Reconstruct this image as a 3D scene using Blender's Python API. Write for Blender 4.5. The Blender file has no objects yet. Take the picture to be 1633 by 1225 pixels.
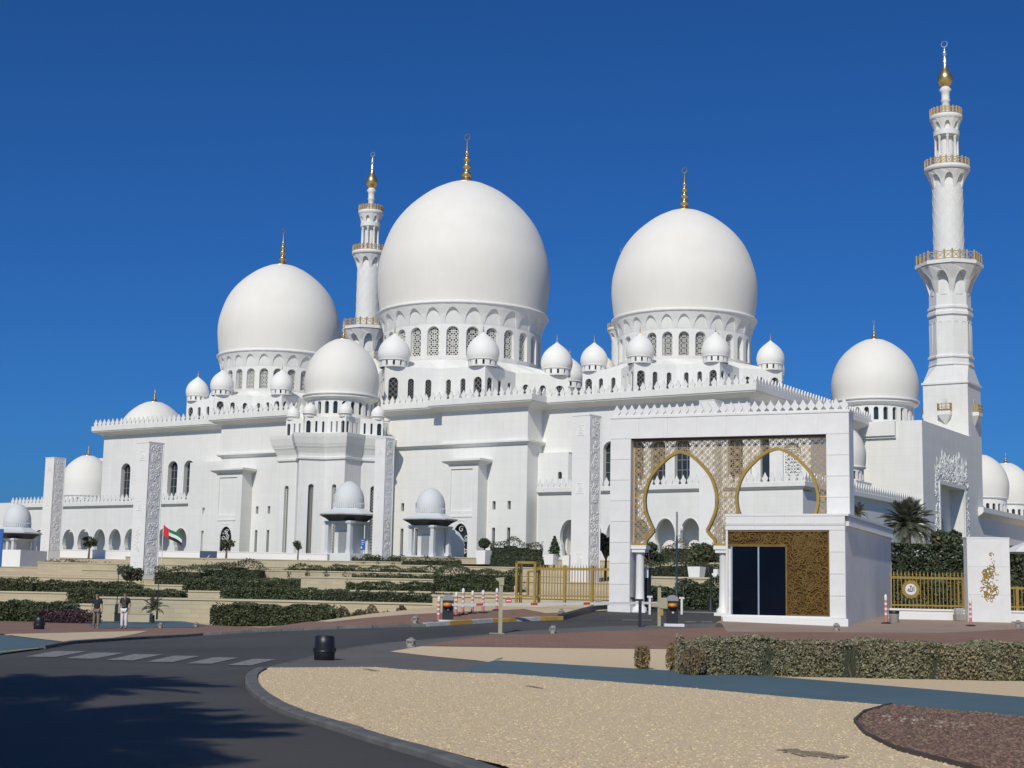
import bpy, bmesh, math, random
from mathutils import Vector, Matrix
from mathutils.geometry import tessellate_polygon
R = math.radians
S = bpy.context.scene
COL = S.collection

# ------------------------------------------------------------------ camera
FPX, CX, CY = 2400.0, 816.5, 612.5          # focal length and centre in photo pixels
EYE = 1.6
PITCH, ROLL = math.atan(343 / 2400), R(1.15)
FWD = Vector((0, math.cos(PITCH), math.sin(PITCH)))
_up = Vector((0, -math.sin(PITCH), math.cos(PITCH)))
RGT = Vector((1, 0, 0)) * math.cos(ROLL) + _up * math.sin(ROLL)
UPV = Vector((1, 0, 0)) * -math.sin(ROLL) + _up * math.cos(ROLL)
cd = bpy.data.cameras.new('camera'); cam = bpy.data.objects.new('camera', cd); COL.objects.link(cam)
cd.sensor_width = 36; cd.lens = 36 * FPX / 1633; cd.clip_end = 6000; cd.clip_start = 0.1
cam.matrix_world = Matrix(((RGT.x, UPV.x, -FWD.x, 0), (RGT.y, UPV.y, -FWD.y, 0), (RGT.z, UPV.z, -FWD.z, EYE), (0, 0, 0, 1)))
S.camera = cam

# ------------------------------------------------------------------ light
SUN_EL, SUN_AZ = 40.0, 17.5                 # the sun stands behind the viewer, to the left
w = bpy.data.worlds.new('World'); S.world = w; w.use_nodes = True
nt = w.node_tree; bg = nt.nodes['Background']
sky = nt.nodes.new('ShaderNodeTexSky'); sky.sky_type = 'NISHITA'; sky.sun_disc = False
sky.sun_elevation = R(SUN_EL); sky.sun_rotation = R(180 + SUN_AZ)
sky.air_density = 1.0; sky.dust_density = 4.0; sky.ozone_density = 10.0; sky.altitude = 1500
tint = nt.nodes.new('ShaderNodeMix'); tint.data_type = 'RGBA'; tint.blend_type = 'MULTIPLY'; tint.inputs['Factor'].default_value = 1
tint.inputs[7].default_value = (.28, .655, .98, 1)        # the deep blue of a very clear, dry sky
nt.links.new(sky.outputs[0], tint.inputs[6]); nt.links.new(tint.outputs[2], bg.inputs[0]); bg.inputs[1].default_value = 0.082
sl = bpy.data.lights.new('sun', 'SUN'); sl.energy = 3.35; sl.angle = R(0.53); sl.color = (1.0, 0.935, 0.80)
sun = bpy.data.objects.new('sun', sl); COL.objects.link(sun)
TO_SUN = Vector((-math.sin(R(SUN_AZ)) * math.cos(R(SUN_EL)), -math.cos(R(SUN_AZ)) * math.cos(R(SUN_EL)), math.sin(R(SUN_EL))))
sun.rotation_euler = TO_SUN.to_track_quat('Z', 'Y').to_euler(); sun.location = TO_SUN * 200
S.view_settings.view_transform = 'Standard'; S.view_settings.look = 'None'
S.view_settings.exposure = 0.0; S.view_settings.gamma = 1.0; S.view_settings.use_curve_mapping = False

# ------------------------------------------------------------------ materials
MATS = {}
def mat(name, col, rough=.6, var=.12, scale=2.0, bump=0.0, bscale=30.0, metal=0.0, island=0.0, col2=None, spec=.5, joints=None, bdist=.02, kind='noise', streak=0.0):
    m = bpy.data.materials.new(name); m.use_nodes = True; n = m.node_tree; L = n.links
    b = n.nodes['Principled BSDF']
    b.inputs['Roughness'].default_value = rough; b.inputs['Metallic'].default_value = metal
    b.inputs['Specular IOR Level'].default_value = spec
    tc = n.nodes.new('ShaderNodeTexCoord'); out = tc.outputs['Object']
    c2 = col2 or tuple(max(0, c * (1 - var * 1.6)) for c in col)
    nz = n.nodes.new('ShaderNodeTexNoise'); nz.inputs['Scale'].default_value = scale; nz.inputs['Detail'].default_value = 6; nz.inputs['Roughness'].default_value = .62
    L.new(out, nz.inputs['Vector'])
    rp = n.nodes.new('ShaderNodeValToRGB'); rp.color_ramp.elements[0].position = .3; rp.color_ramp.elements[1].position = .7
    rp.color_ramp.elements[0].color = (*c2, 1); rp.color_ramp.elements[1].color = (*col, 1)
    L.new(nz.outputs['Fac'], rp.inputs['Fac']); cur = rp.outputs['Color']
    if island:
        g = n.nodes.new('ShaderNodeNewGeometry'); mr = n.nodes.new('ShaderNodeMapRange')
        mr.inputs['To Min'].default_value = 1 - island; mr.inputs['To Max'].default_value = 1 + island
        L.new(g.outputs['Random Per Island'], mr.inputs['Value'])
        hs = n.nodes.new('ShaderNodeHueSaturation'); L.new(mr.outputs[0], hs.inputs['Value']); L.new(cur, hs.inputs['Color'])
        mh = n.nodes.new('ShaderNodeMapRange'); mh.inputs['To Min'].default_value = .48 if island > .1 else .5; mh.inputs['To Max'].default_value = .525 if island > .1 else .5
        wn = n.nodes.new('ShaderNodeMath'); wn.operation = 'FRACT'; mu = n.nodes.new('ShaderNodeMath'); mu.operation = 'MULTIPLY'; mu.inputs[1].default_value = 17.3
        L.new(g.outputs['Random Per Island'], mu.inputs[0]); L.new(mu.outputs[0], wn.inputs[0]); L.new(wn.outputs[0], mh.inputs['Value']); L.new(mh.outputs[0], hs.inputs['Hue'])
        cur = hs.outputs['Color']
    if streak:                                # faint runs of dust down the stone
        ms = n.nodes.new('ShaderNodeMapping'); ms.inputs['Scale'].default_value = (1.1, 1.1, .07); L.new(out, ms.inputs['Vector'])
        ns = n.nodes.new('ShaderNodeTexNoise'); ns.inputs['Scale'].default_value = 1.0; ns.inputs['Detail'].default_value = 7; ns.inputs['Roughness'].default_value = .7; L.new(ms.outputs[0], ns.inputs['Vector'])
        mr2 = n.nodes.new('ShaderNodeMapRange'); mr2.inputs['From Min'].default_value = .35; mr2.inputs['From Max'].default_value = .62; mr2.inputs['To Min'].default_value = 1 - streak; mr2.inputs['To Max'].default_value = 1
        L.new(ns.outputs['Fac'], mr2.inputs['Value']); mx2 = n.nodes.new('ShaderNodeMix'); mx2.data_type = 'RGBA'; mx2.blend_type = 'MULTIPLY'; mx2.inputs['Factor'].default_value = 1
        cb = n.nodes.new('ShaderNodeCombineColor'); L.new(mr2.outputs[0], cb.inputs[0]); L.new(mr2.outputs[0], cb.inputs[1])
        pw = n.nodes.new('ShaderNodeMath'); pw.operation = 'POWER'; pw.inputs[1].default_value = 1.5; L.new(mr2.outputs[0], pw.inputs[0]); L.new(pw.outputs[0], cb.inputs[2])
        L.new(cur, mx2.inputs[6]); L.new(cb.outputs[0], mx2.inputs[7]); cur = mx2.outputs[2]
    if joints:                                # fine joints between cladding slabs
        bt = n.nodes.new('ShaderNodeTexBrick'); mp = n.nodes.new('ShaderNodeMapping')
        mp.inputs['Rotation'].default_value = joints[4]
        L.new(out, mp.inputs['Vector']); L.new(mp.outputs[0], bt.inputs['Vector'])
        bt.inputs['Scale'].default_value = 1; bt.inputs['Brick Width'].default_value = joints[0]; bt.inputs['Row Height'].default_value = joints[1]
        bt.inputs['Mortar Size'].default_value = joints[2]; bt.offset = joints[5]
        bt.inputs['Color1'].default_value = (1, 1, 1, 1); bt.inputs['Color2'].default_value = (1 - joints[3],) * 3 + (1,); bt.inputs['Mortar'].default_value = (joints[6],) * 3 + (1,) if len(joints) > 6 else (.72, .71, .69, 1)
        mx = n.nodes.new('ShaderNodeMix'); mx.data_type = 'RGBA'; mx.blend_type = 'MULTIPLY'; mx.inputs['Factor'].default_value = 1
        L.new(cur, mx.inputs[6]); L.new(bt.outputs['Color'], mx.inputs[7]); cur = mx.outputs[2]
    L.new(cur, b.inputs['Base Color'])
    if bump:
        if kind == 'voronoi':
            bn = n.nodes.new('ShaderNodeTexVoronoi'); bn.inputs['Scale'].default_value = bscale; o = bn.outputs['Distance']
        else:
            bn = n.nodes.new('ShaderNodeTexNoise'); bn.inputs['Scale'].default_value = bscale; bn.inputs['Detail'].default_value = 5; o = bn.outputs['Fac']
        L.new(out, bn.inputs['Vector'])
        bp = n.nodes.new('ShaderNodeBump'); bp.inputs['Strength'].default_value = bump; bp.inputs['Distance'].default_value = bdist
        L.new(o, bp.inputs['Height']); L.new(bp.outputs[0], b.inputs['Normal'])
    MATS[name] = m
    return m
NOROT = (0, 0, 0)
XZ = (R(90), 0, 0)
mat('marble', (.80, .795, .78), .42, .03, .35, .05, 6)
mat('hall_marble', (.79, .785, .765), .62, .04, .10, .04, 2.0, spec=.3, streak=.06, joints=(2.7, 1.35, .02, .03, XZ, .5, .90))
mat('dome_mosaic', (.77, .755, .715), .7, .03, .16, .10, 3.0, col2=(.735, .712, .655), spec=.2, streak=.018)
mat('small_dome_mosaic', (.78, .77, .74), .65, .04, .5, col2=(.765, .75, .71))
mat('gate_marble', (.79, .78, .765), .42, .07, 1.3, streak=.035, island=.022)
mat('pillar_marble', (.79, .78, .765), .4, .05, .4)
mat('carved_marble', (.80, .795, .775), .6, .12, 6.0, .2, 7, bdist=.03, kind='voronoi')
mat('carved_relief', (.86, .855, .84), .55, .06, 3)
mat('blue_stucco', (.63, .65, .66), .7, .05, .4)
mat('grey_plaster', (.82, .83, .78), .8, .10, .7, .05, 8)
mat('gold', (.78, .56, .24), .3, .12, 2, metal=.9)
mat('gold_paint', (.44, .295, .075), .45, .16, 3, metal=.35)
mat('gold_lattice', (.52, .385, .20), .5, .15, 5, metal=.15)
mat('bronze', (.15, .088, .026), .42, .2, 5, .15, 40, metal=.55)
mat('bronze_relief', (.29, .175, .05), .42, .2, 5, metal=.5)
mat('silver', (.8, .8, .78), .25, .05, 3, metal=.8)
mat('window_glass', (.035, .042, .045), .08, .2, .4)
mat('screen_glass', (.035, .034, .032), .35, .2, 1.5)
mat('door_glass', (.004, .006, .014), .1, .2, .8, spec=.10)
mat('grille_stone', (.66, .65, .61), .6, .06, 4)
mat('grille_dark', (.20, .195, .18), .6, .1, 4)
mat('dark_void', (.03, .03, .032), .9, .1, 3)
mat('asphalt', (.074, .072, .066), .86, .16, .17, .35, 90, col2=(.043, .043, .041), bdist=.008)
mat('path_grey', (.135, .128, .118), .85, .12, .6, .25, 80, bdist=.006)
mat('path_blue', (.084, .142, .168), .8, .12, .5, .25, 80, bdist=.006)
mat('brown_paving', (.295, .170, .115), .85, .14, .8, .3, 60, bdist=.008, joints=(.4, .2, .012, .12, NOROT, .5))
mat('pale_paving', (.36, .265, .205), .85, .1, .5, .2, 60, bdist=.006, joints=(.6, .3, .01, .08, NOROT, .5))
mat('sand_gravel', (.74, .585, .375), .95, .22, 16.0, .8, 30, bdist=.03, col2=(.60, .465, .29))
mat('soil_stain', (.33, .255, .165), .95, .3, 6.0, .6, 40, bdist=.02, col2=(.24, .185, .12))
mat('sand', (.64, .51, .33), .95, .12, 2.0, .4, 30, bdist=.03)
mat('brown_gravel', (.20, .125, .092), .95, .3, 9.0, .8, 38, bdist=.03, col2=(.12, .08, .066))
mat('terrace_stone', (.52, .455, .315), .85, .1, .5, .25, 12, joints=(1.1, .28, .012, .1, XZ, .5))
mat('terrace_top', (.53, .465, .325), .9, .1, .5, .3, 12)
mat('kerb_stone', (.155, .155, .15), .85, .25, 2.5, .3, 40, col2=(.085, .088, .09))
mat('kerb_yellow', (.52, .33, .07), .75, .25, 4)
mat('kerb_white', (.50, .50, .49), .75, .25, 4)
mat('white_paint', (.33, .33, .325), .8, .35, 9, col2=(.09, .09, .09))
mat('yellow_paint', (.42, .36, .15), .8, .35, 6)
mat('white_metal', (.74, .74, .73), .4, .05, 3)
mat('grey_metal', (.35, .36, .36), .45, .1, 3, metal=.3)
mat('black_plastic', (.014, .016, .022), .42, .2, 3)
mat('dark_metal', (.022, .025, .03), .5, .2, 4)
mat('beige_metal', (.40, .37, .25), .55, .12, 3)
mat('orange_plastic', (.75, .26, .03), .4, .1, 3)
mat('red_plastic', (.62, .10, .09), .5, .15, 4)
mat('pink_plastic', (.66, .21, .20), .55, .15, 4)
mat('edging', (.095, .072, .062), .8, .2, 4)
mat('rubber', (.03, .024, .024), .8, .2, 4)
mat('blue_sign', (.02, .12, .42), .5, .08, 3)
mat('navy_board', (.045, .07, .13), .6, .1, 2)
mat('concrete', (.33, .31, .285), .9, .15, 4, .3, 30)
mat('flag_red', (.70, .03, .06), .7, .05, 2)
mat('flag_green', (.0, .18, .06), .7, .05, 2)
mat('flag_white', (.75, .75, .75), .7, .05, 2)
mat('flag_black', (.012, .012, .012), .7, .05, 2)
mat('dimmer_green', (.085, .105, .045), .9, .3, 1.5, .4, 30, col2=(.11, .10, .055))
mat('hedge_leaf', (.082, .100, .043), .6, .3, .9, island=.4, col2=(.058, .074, .032))
mat('dark_leaf', (.066, .084, .040), .6, .3, .9, island=.45, col2=(.046, .062, .032))
mat('dusty_leaf', (.25, .232, .142), .7, .2, 1.2, island=.24, col2=(.19, .185, .112))
mat('dry_leaf', (.30, .205, .10), .8, .2, 1.2, island=.35, col2=(.22, .15, .075))
mat('straw_leaf', (.29, .225, .13), .8, .2, 1.2, island=.3)
mat('purple_leaf', (.085, .048, .058), .7, .2, 1.2, island=.4)
mat('brown_leaf', (.15, .125, .07), .75, .2, 1.2, island=.4)
mat('palm_leaf', (.125, .138, .088), .55, .2, 1.5, island=.3)
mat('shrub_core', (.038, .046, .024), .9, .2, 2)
mat('bark', (.16, .115, .075), .9, .25, 3, .6, 12)
mat('twig', (.20, .165, .11), .9, .2, 4)
mat('skin', (.40, .25, .17), .55, .08, 8)
mat('hair', (.012, .010, .009), .6, .2, 10)
mat('navy_cloth', (.016, .020, .034), .85, .15, 12)
mat('black_cloth', (.014, .014, .016), .85, .2, 12)
mat('khaki_cloth', (.21, .175, .13), .85, .1, 10)
mat('white_cloth', (.72, .71, .70), .85, .06, 10)
mat('print_grey', (.18, .18, .18), .85, .2, 20)

# ------------------------------------------------------------------ mesh helpers
class MB:
    def __init__(s): s.v = []; s.f = []; s.m = []; s.sm = []
    def add(s, vs, fs, mi=0, smooth=False):
        o = len(s.v); s.v.extend([tuple(x) for x in vs])
        for f in fs: s.f.append([o + i for i in f]); s.m.append(mi); s.sm.append(smooth)
    def box(s, x0, x1, y0, y1, z0, z1, mi=0):
        s.add([(x0, y0, z0), (x1, y0, z0), (x1, y1, z0), (x0, y1, z0), (x0, y0, z1), (x1, y0, z1), (x1, y1, z1), (x0, y1, z1)],
              [(0, 3, 2, 1), (4, 5, 6, 7), (0, 1, 5, 4), (1, 2, 6, 5), (2, 3, 7, 6), (3, 0, 4, 7)], mi)
    def frustum(s, a, b, mi=0):               # two rectangles (x0,x1,y0,y1,z)
        (x0, x1, y0, y1, z0), (p0, p1, q0, q1, z1) = a, b
        s.add([(x0, y0, z0), (x1, y0, z0), (x1, y1, z0), (x0, y1, z0), (p0, q0, z1), (p1, q0, z1), (p1, q1, z1), (p0, q1, z1)],
              [(0, 3, 2, 1), (4, 5, 6, 7), (0, 1, 5, 4), (1, 2, 6, 5), (2, 3, 7, 6), (3, 0, 4, 7)], mi)
    def bar(s, p, q, w, t=None, up=Vector((0, 0, 1)), mi=0):
        p, q = Vector(p), Vector(q); d = q - p
        if d.length < 1e-6: return
        d.normalize(); up = Vector(up)
        if abs(d.dot(up)) > .98: up = Vector((0, 1, 0)) if abs(d.y) < .9 else Vector((1, 0, 0))
        a = d.cross(up).normalized() * (w / 2); b = a.cross(d).normalized() * ((t or w) / 2)
        s.add([p - a - b, p + a - b, p + a + b, p - a + b, q - a - b, q + a - b, q + a + b, q - a + b],
              [(3, 2, 1, 0), (4, 5, 6, 7), (0, 1, 5, 4), (1, 2, 6, 5), (2, 3, 7, 6), (3, 0, 4, 7)], mi)
    def tube(s, pts, r, n=8, mi=0, cap=True):
        pts = [Vector(p) for p in pts]; k = len(pts)
        rr = r if isinstance(r, (list, tuple)) else [r] * k
        vs = []; fs = []
        for i, p in enumerate(pts):
            d = (pts[min(i + 1, k - 1)] - pts[max(i - 1, 0)]).normalized()
            u = Vector((0, 0, 1)) if abs(d.z) < .95 else Vector((1, 0, 0))
            a = d.cross(u).normalized(); b = a.cross(d)
            for j in range(n):
                t = 2 * math.pi * j / n; vs.append(p + (a * math.cos(t) + b * math.sin(t)) * rr[i])
        for i in range(k - 1):
            for j in range(n): fs.append((i * n + j, i * n + (j + 1) % n, (i + 1) * n + (j + 1) % n, (i + 1) * n + j))
        s.add(vs, fs, mi, True)
        if cap: s.add(vs[:n], [tuple(range(n - 1, -1, -1))], mi); s.add(vs[-n:], [tuple(range(n))], mi)
    def lathe(s, prof, n=32, c=(0, 0, 0), mi=0, smooth=True, rot=0.0, sharp=None):
        vs = []
        for (r, z) in prof:
            for j in range(n):
                t = 2 * math.pi * j / n + rot; vs.append((c[0] + r * math.cos(t), c[1] + r * math.sin(t), c[2] + z))
        fs = []
        for i in range(len(prof) - 1):
            for j in range(n): fs.append((i * n + j, i * n + (j + 1) % n, (i + 1) * n + (j + 1) % n, (i + 1) * n + j))
        s.add(vs, fs, mi, smooth)
        if prof[0][0] > 1e-4: s.add(vs[:n], [tuple(range(n - 1, -1, -1))], mi)
        if prof[-1][0] > 1e-4: s.add(vs[-n:], [tuple(range(n))], mi)
    def prism(s, poly, fmap, d0, d1, mi=0):   # 2D outline extruded between depths d0 and d1
        n = len(poly)
        a = [fmap(x, y, d0) for x, y in poly]; b = [fmap(x, y, d1) for x, y in poly]
        tri = tessellate_polygon([[Vector((x, y, 0)) for x, y in poly]])
        s.add(a + b, [tuple(t) for t in tri] + [tuple(n + i for i in reversed(t)) for t in tri] + [(i, (i + 1) % n, n + (i + 1) % n, n + i) for i in range(n)], mi)
    def panel(s, outer, holes, fmap, depth, mi=0):   # wall sheet with openings and their reveals
        pol = [[Vector((x, y, 0)) for x, y in outer]] + [[Vector((x, y, 0)) for x, y in h] for h in holes]
        flat = [p for h in pol for p in h]; tri = tessellate_polygon(pol)
        s.add([fmap(p.x, p.y, 0) for p in flat], [tuple(t) for t in tri], mi)
        for h in holes:
            n = len(h)
            s.add([fmap(x, y, 0) for x, y in h] + [fmap(x, y, depth) for x, y in h], [(i, (i + 1) % n, n + (i + 1) % n, n + i) for i in range(n)], mi)
    def mesh(s, name, mats):
        me = bpy.data.meshes.new(name); me.from_pydata(s.v, [], s.f); me.update()
        for m in (mats if isinstance(mats, (list, tuple)) else [mats]): me.materials.append(MATS[m])
        me.polygons.foreach_set('material_index', s.m); me.polygons.foreach_set('use_smooth', s.sm)
        bm = bmesh.new(); bm.from_mesh(me)
        bmesh.ops.recalc_face_normals(bm, faces=bm.faces) if len(bm.faces) < 30000 else None
        bm.to_mesh(me); bm.free()
        return me
    def build(s, name, mats, parent=None, loc=None, rz=0.0):
        return place(name, s.mesh(name, mats), parent, loc, rz)
def place(name, me, parent=None, loc=None, rz=0.0, scale=None):
    o = bpy.data.objects.new(name, me); COL.objects.link(o)
    if parent: o.parent = parent
    if loc is not None: o.location = loc
    if rz: o.rotation_euler = (0, 0, rz)
    if scale: o.scale = scale
    return o
def thing(name, label, cat, loc=(0, 0, 0), rz=0.0, group=None):
    o = bpy.data.objects.new(name, None); COL.objects.link(o); o.location = loc; o.rotation_euler = (0, 0, rz)
    o.empty_display_size = .2
    return tag(o, label, cat, group)
def tag(o, label, cat, group=None):
    o['label'] = label; o['category'] = cat
    if group: o['group'] = group
    return o
def structure(o): o['kind'] = 'structure'; return o
def stuff(o): o['kind'] = 'stuff'; return o

# ------------------------------------------------------------------ terrain
def sm(a, b, x):
    t = min(1, max(0, (x - a) / (b - a))); return t * t * (3 - 2 * t)
def G(X, Y):
    L = sm(-2, -15, X)
    r = (1 - L) * 1.2 * min(1.0, max(0, (Y - 41) / 26)) - L * .25 * sm(38, 70, Y)
    e = (1 - L) * max(0, Y - 104) * .052 + L * max(0, Y - 106) * .055
    g = min(r + e, 7.3)
    far = max(sm(520, 640, Y), sm(260, 330, abs(X)))
    return g * (1 - far) - 1.5 * far
def ray(px, py): return FWD + RGT * ((px - CX) / FPX) - UPV * ((py - CY) / FPX)
def at(px, py, Y):                            # the point seen at a photo pixel, Y metres ahead
    d = ray(px, py); return Vector((0, 0, EYE)) + d * (Y / d.y)
def gp(px, py, lim=130):                      # the ground point seen at a photo pixel
    d = ray(px, py); p = Vector((0, 0, EYE)); t = 6.0; st = .25
    while t < lim:
        q = p + d * t
        if q.z <= G(q.x, q.y):
            a, b = t - st, t
            for _ in range(24):
                m = (a + b) / 2; q = p + d * m
                if q.z <= G(q.x, q.y): b = m
                else: a = m
            q = p + d * b; return Vector((q.x, q.y, G(q.x, q.y)))
        t += st
    q = p + d * lim; return Vector((q.x, q.y, G(q.x, q.y)))
# ------------------------------------------------------------------ ground and its coverings
def grid_axis(lo, hi, step, ext):
    a = [lo + i * step for i in range(int((hi - lo) / step) + 1)]
    return [-e for e in reversed(ext) if -e < lo] + a + [e for e in ext if e > hi]
xs = grid_axis(-70, 70, 2, [80, 95, 115, 140, 175, 220, 260, 280, 300, 330, 420, 800, 2000, 4500])
ys = [-4500, -1500, -400, -100, -30] + [i for i in range(0, 130, 2)] + [130 + 6 * i for i in range(1, 16)] + [250, 300, 400, 500, 520, 550, 580, 610, 640, 800, 1500, 4500]
mb = MB()
mb.add([(x, y, G(x, y) - (.03 if 5 < y < 110 and abs(x) < 70 else 0)) for y in ys for x in xs],
       [(j * len(xs) + i, j * len(xs) + i + 1, (j + 1) * len(xs) + i + 1, (j + 1) * len(xs) + i) for j in range(len(ys) - 1) for i in range(len(xs) - 1)], 0, True)
structure(mb.build('ground', 'sand'))

def drape(name, poly, layer, m, step=2.0, edge=0.0):
    bm = bmesh.new()
    f = bm.faces.new([bm.verts.new((p[0], p[1], 0)) for p in poly])
    bmesh.ops.triangulate(bm, faces=[f])
    xs = [p[0] for p in poly]; ys = [p[1] for p in poly]
    for ax, lo, hi in ((0, min(xs), max(xs)), (1, min(ys), max(ys))):
        k = math.ceil(lo / step)
        while k * step < hi:
            no = (1, 0, 0) if ax == 0 else (0, 1, 0)
            bmesh.ops.bisect_plane(bm, geom=bm.verts[:] + bm.edges[:] + bm.faces[:], plane_co=[c * k * step for c in no], plane_no=no)
            k += 1
    for v in bm.verts: v.co.z = G(v.co.x, v.co.y) + layer
    bmesh.ops.recalc_face_normals(bm, faces=bm.faces)
    me = bpy.data.meshes.new(name); bm.to_mesh(me); bm.free(); me.materials.append(MATS[m])
    if len(me.polygons) and me.polygons[0].normal.z < 0: me.flip_normals()
    return structure(place(name, me))
def pp(*pix): return [gp(x, y) for x, y in pix]
def spline(pts, n=6):
    out = []
    for i in range(len(pts) - 1):
        p0, p1, p2, p3 = pts[max(i - 1, 0)], pts[i], pts[i + 1], pts[min(i + 2, len(pts) - 1)]
        for k in range(n):
            t = k / n
            out.append(tuple(.5 * ((2 * b) + (-a + c) * t + (2 * a - 5 * b + 4 * c - d) * t * t + (-a + 3 * b - 3 * c + d) * t ** 3) for a, b, c, d in zip(p0, p1, p2, p3)))
    out.append(tuple(pts[-1])); return out
# road: one asphalt sheet from the viewer round to the gate
near_edge = spline([(900, 1298), (790, 1250), (700, 1218), (600, 1188), (533, 1166), (489, 1152), (441, 1135), (404, 1112), (389, 1090), (397, 1074), (428, 1064), (466, 1055)], 5)
mid_edge = [(497, 1047), (532, 1038), (598, 1027), (671, 1021), (781, 1011.5), (848, 1006), (956, 1000), (1056, 997), (1150, 994)]
far_edge = [(1150, 969), (1032, 972), (899, 989), (845, 990.5), (796, 992.5), (730, 996.5), (680, 999.5), (600, 1001.5), (478, 1006), (330, 1013), (220, 1020), (121, 1026.5), (73, 1035), (0, 1045), (-60, 1052)]
NE = pp(*near_edge); ME = pp(*mid_edge); FE = pp(*far_edge)
drape('road', NE + ME + FE + [Vector((-18, 24, 0)), Vector((-12, 4, 0)), Vector((2, 4, 0))], .0, 'asphalt')
# grey pavement at the corner, running out into the blue cycle path
path_lo = [(404, 1072), (430, 1066), (500, 1065.5), (599, 1065), (654, 1069.5), (720, 1073)]
path_hi = [(790, 1054.5), (705, 1047.5), (622, 1040)]
drape('corner_pavement', pp(*path_lo, *path_hi, (672, 1030), (781, 1013.5), (882, 1011), (971, 1007), (1072, 1003.5), (1155, 1001)) + ME[::-1] + pp((466, 1055), (428, 1064)), .012, 'path_grey')
blue_lo = [(720, 1073), (801, 1077.5), (948, 1088.5), (1100, 1100.5), (1253, 1115), (1422, 1129), (1560, 1140), (1700, 1153)]
blue_hi = [(1700, 1120), (1633, 1114), (1419, 1096), (1239, 1081), (1158, 1076), (1033, 1069), (941, 1063.5), (790, 1054.5)]
drape('cycle_path', pp(*blue_lo, *blue_hi), .026, 'path_blue')
drape('brown_pavement', pp((672, 1030), (781, 1013.5), (882, 1011), (971, 1007), (1072, 1003.5), (1155, 1001), (1160, 1008), (1500, 1010), (1700, 1000), (1700, 1022), (1400, 1040), (1100, 1036), (971, 1035), (818, 1033)), .014, 'brown_paving')
drape('gatehouse_pavement', pp((1140, 1002), (1142, 993), (1175, 980), (1420, 975), (1540, 980), (1700, 990), (1700, 1000), (1500, 1010), (1160, 1008)), .012, 'pale_paving')
GRAVEL = pp((404, 1074), (430, 1067), (500, 1066.5), (599, 1066), (654, 1070.5), (720, 1074), *[(x, y - 1) for x, y in blue_lo[1:]], (1750, 1240), (830, 1240), *spline([(805, 1226), (757, 1215), (691, 1197), (610, 1176), (570, 1164), (514, 1149), (478, 1134), (441, 1116), (415, 1097), (405, 1083)], 4))
drape('gravel_bed', GRAVEL, .03, 'sand_gravel')
drape('sand_strip', pp((622, 1040), (672, 1031.5), (818, 1033.5), (971, 1035.5), (1100, 1036.5), (1400, 1041), (1700, 1030), (1700, 1119), *[(x, y + 4) for x, y in blue_hi[1:]], (760, 1054), (690, 1047.5)), .017, 'sand_gravel')
bed_edge = spline([(1424, 1128), (1386, 1138), (1367, 1153), (1370, 1165), (1389, 1180), (1430, 1200), (1492, 1217), (1580, 1240)], 5)
def blotch(px, py, w, h, seed):
    rn = random.Random(seed); n = 26
    return pp(*[(px + w * math.cos(6.283 * i / n) * rn.uniform(.55, 1.1), py + h * math.sin(6.283 * i / n) * rn.uniform(.5, 1.15) + (math.cos(6.283 * i / n) * w) * .1) for i in range(n)])
drape('soil_patch', blotch(1300, 1208, 62, 6, 3), .037, 'soil_stain', 1.0)
drape('soil_patch', blotch(852, 1099, 16, 1.6, 5), .037, 'soil_stain', 1.0)
drape('soil_patch', blotch(590, 1071, 18, 1.3, 8), .037, 'soil_stain', 1.0)
BED = pp(*bed_edge, (1760, 1240), (1700, 1154), (1560, 1141))
drape('brown_gravel_bed', BED, .045, 'brown_gravel')
# far side of the road
drape('far_brown_pavement', pp((-40, 984), (60, 986), (123, 988), (285, 990), (330, 997), (400, 1000), (526, 992), (700, 978), (830, 972), (980, 968), (1032, 970.5), (899, 988), (845, 989.5), (796, 991.5), (730, 995), (680, 998), (600, 1000), (478, 1004.5), (330, 1011.5), (220, 1019), (185, 1017.5), (150, 1008.5), (-40, 1012)), .012, 'brown_paving')
drape('far_plaza', pp((136, 988.5), (285, 990.5), (328, 998), (312, 1001.5), (146, 1001.5)), .024, 'path_blue')
drape('far_path', pp((-60, 1011.5), (0, 1013), (28, 1016.5), (103, 1025), (98, 1031), (73, 1034.5), (0, 1044), (-60, 1051)), .024, 'path_blue')
drape('far_sand', pp((4, 1012.2), (150, 1008.8), (236, 1007), (185, 1017.5), (113, 1025.5), (103, 1024.5), (28, 1015.8)), .026, 'sand')
drape('sand_apron', pp((835, 972), (900, 964), (985, 964), (1020, 969), (980, 974), (870, 979)), .024, 'sand')
drape('bounce_dimmer', [Vector((-130, 245, 0)), Vector((-70, 245, 0)), Vector((-40, 216, 0)), Vector((10, 200, 0)), Vector((130, 200, 0)), Vector((130, 300, 0)), Vector((-130, 380, 0))], .03, 'dimmer_green', 6.0)  # added green sheet, out of sight, dimming bounce light under the cornices
# zebra crossing: six worn bars
A = [(40, 1048), (88, 1048.6), (138, 1039.4), (88, 1038.8)]; B = [(362, 1061.6), (400, 1062), (441, 1052), (404, 1051.4)]
for i in range(6):
    t = i / 5; q = [(a[0] + (b[0] - a[0]) * t, a[1] + (b[1] - a[1]) * t) for a, b in zip(A, B)]
    drape('crossing_stripe', pp(*q), .012, 'white_paint', 4)
drape('yellow_line', pp((0, 1043), (60, 1036.5), (62, 1035), (0, 1041)), .036, 'yellow_paint', 4)
for q in ([(992, 990), (1040, 990), (1040, 988.6), (992, 988.6)], [(1092, 993), (1110, 993), (1110, 991.5), (1092, 991.5)], [(1118, 993), (1136, 993), (1136, 991.6), (1118, 991.6)]):
    drape('lane_mark', pp(*q), .012, 'white_paint', 4)
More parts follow.
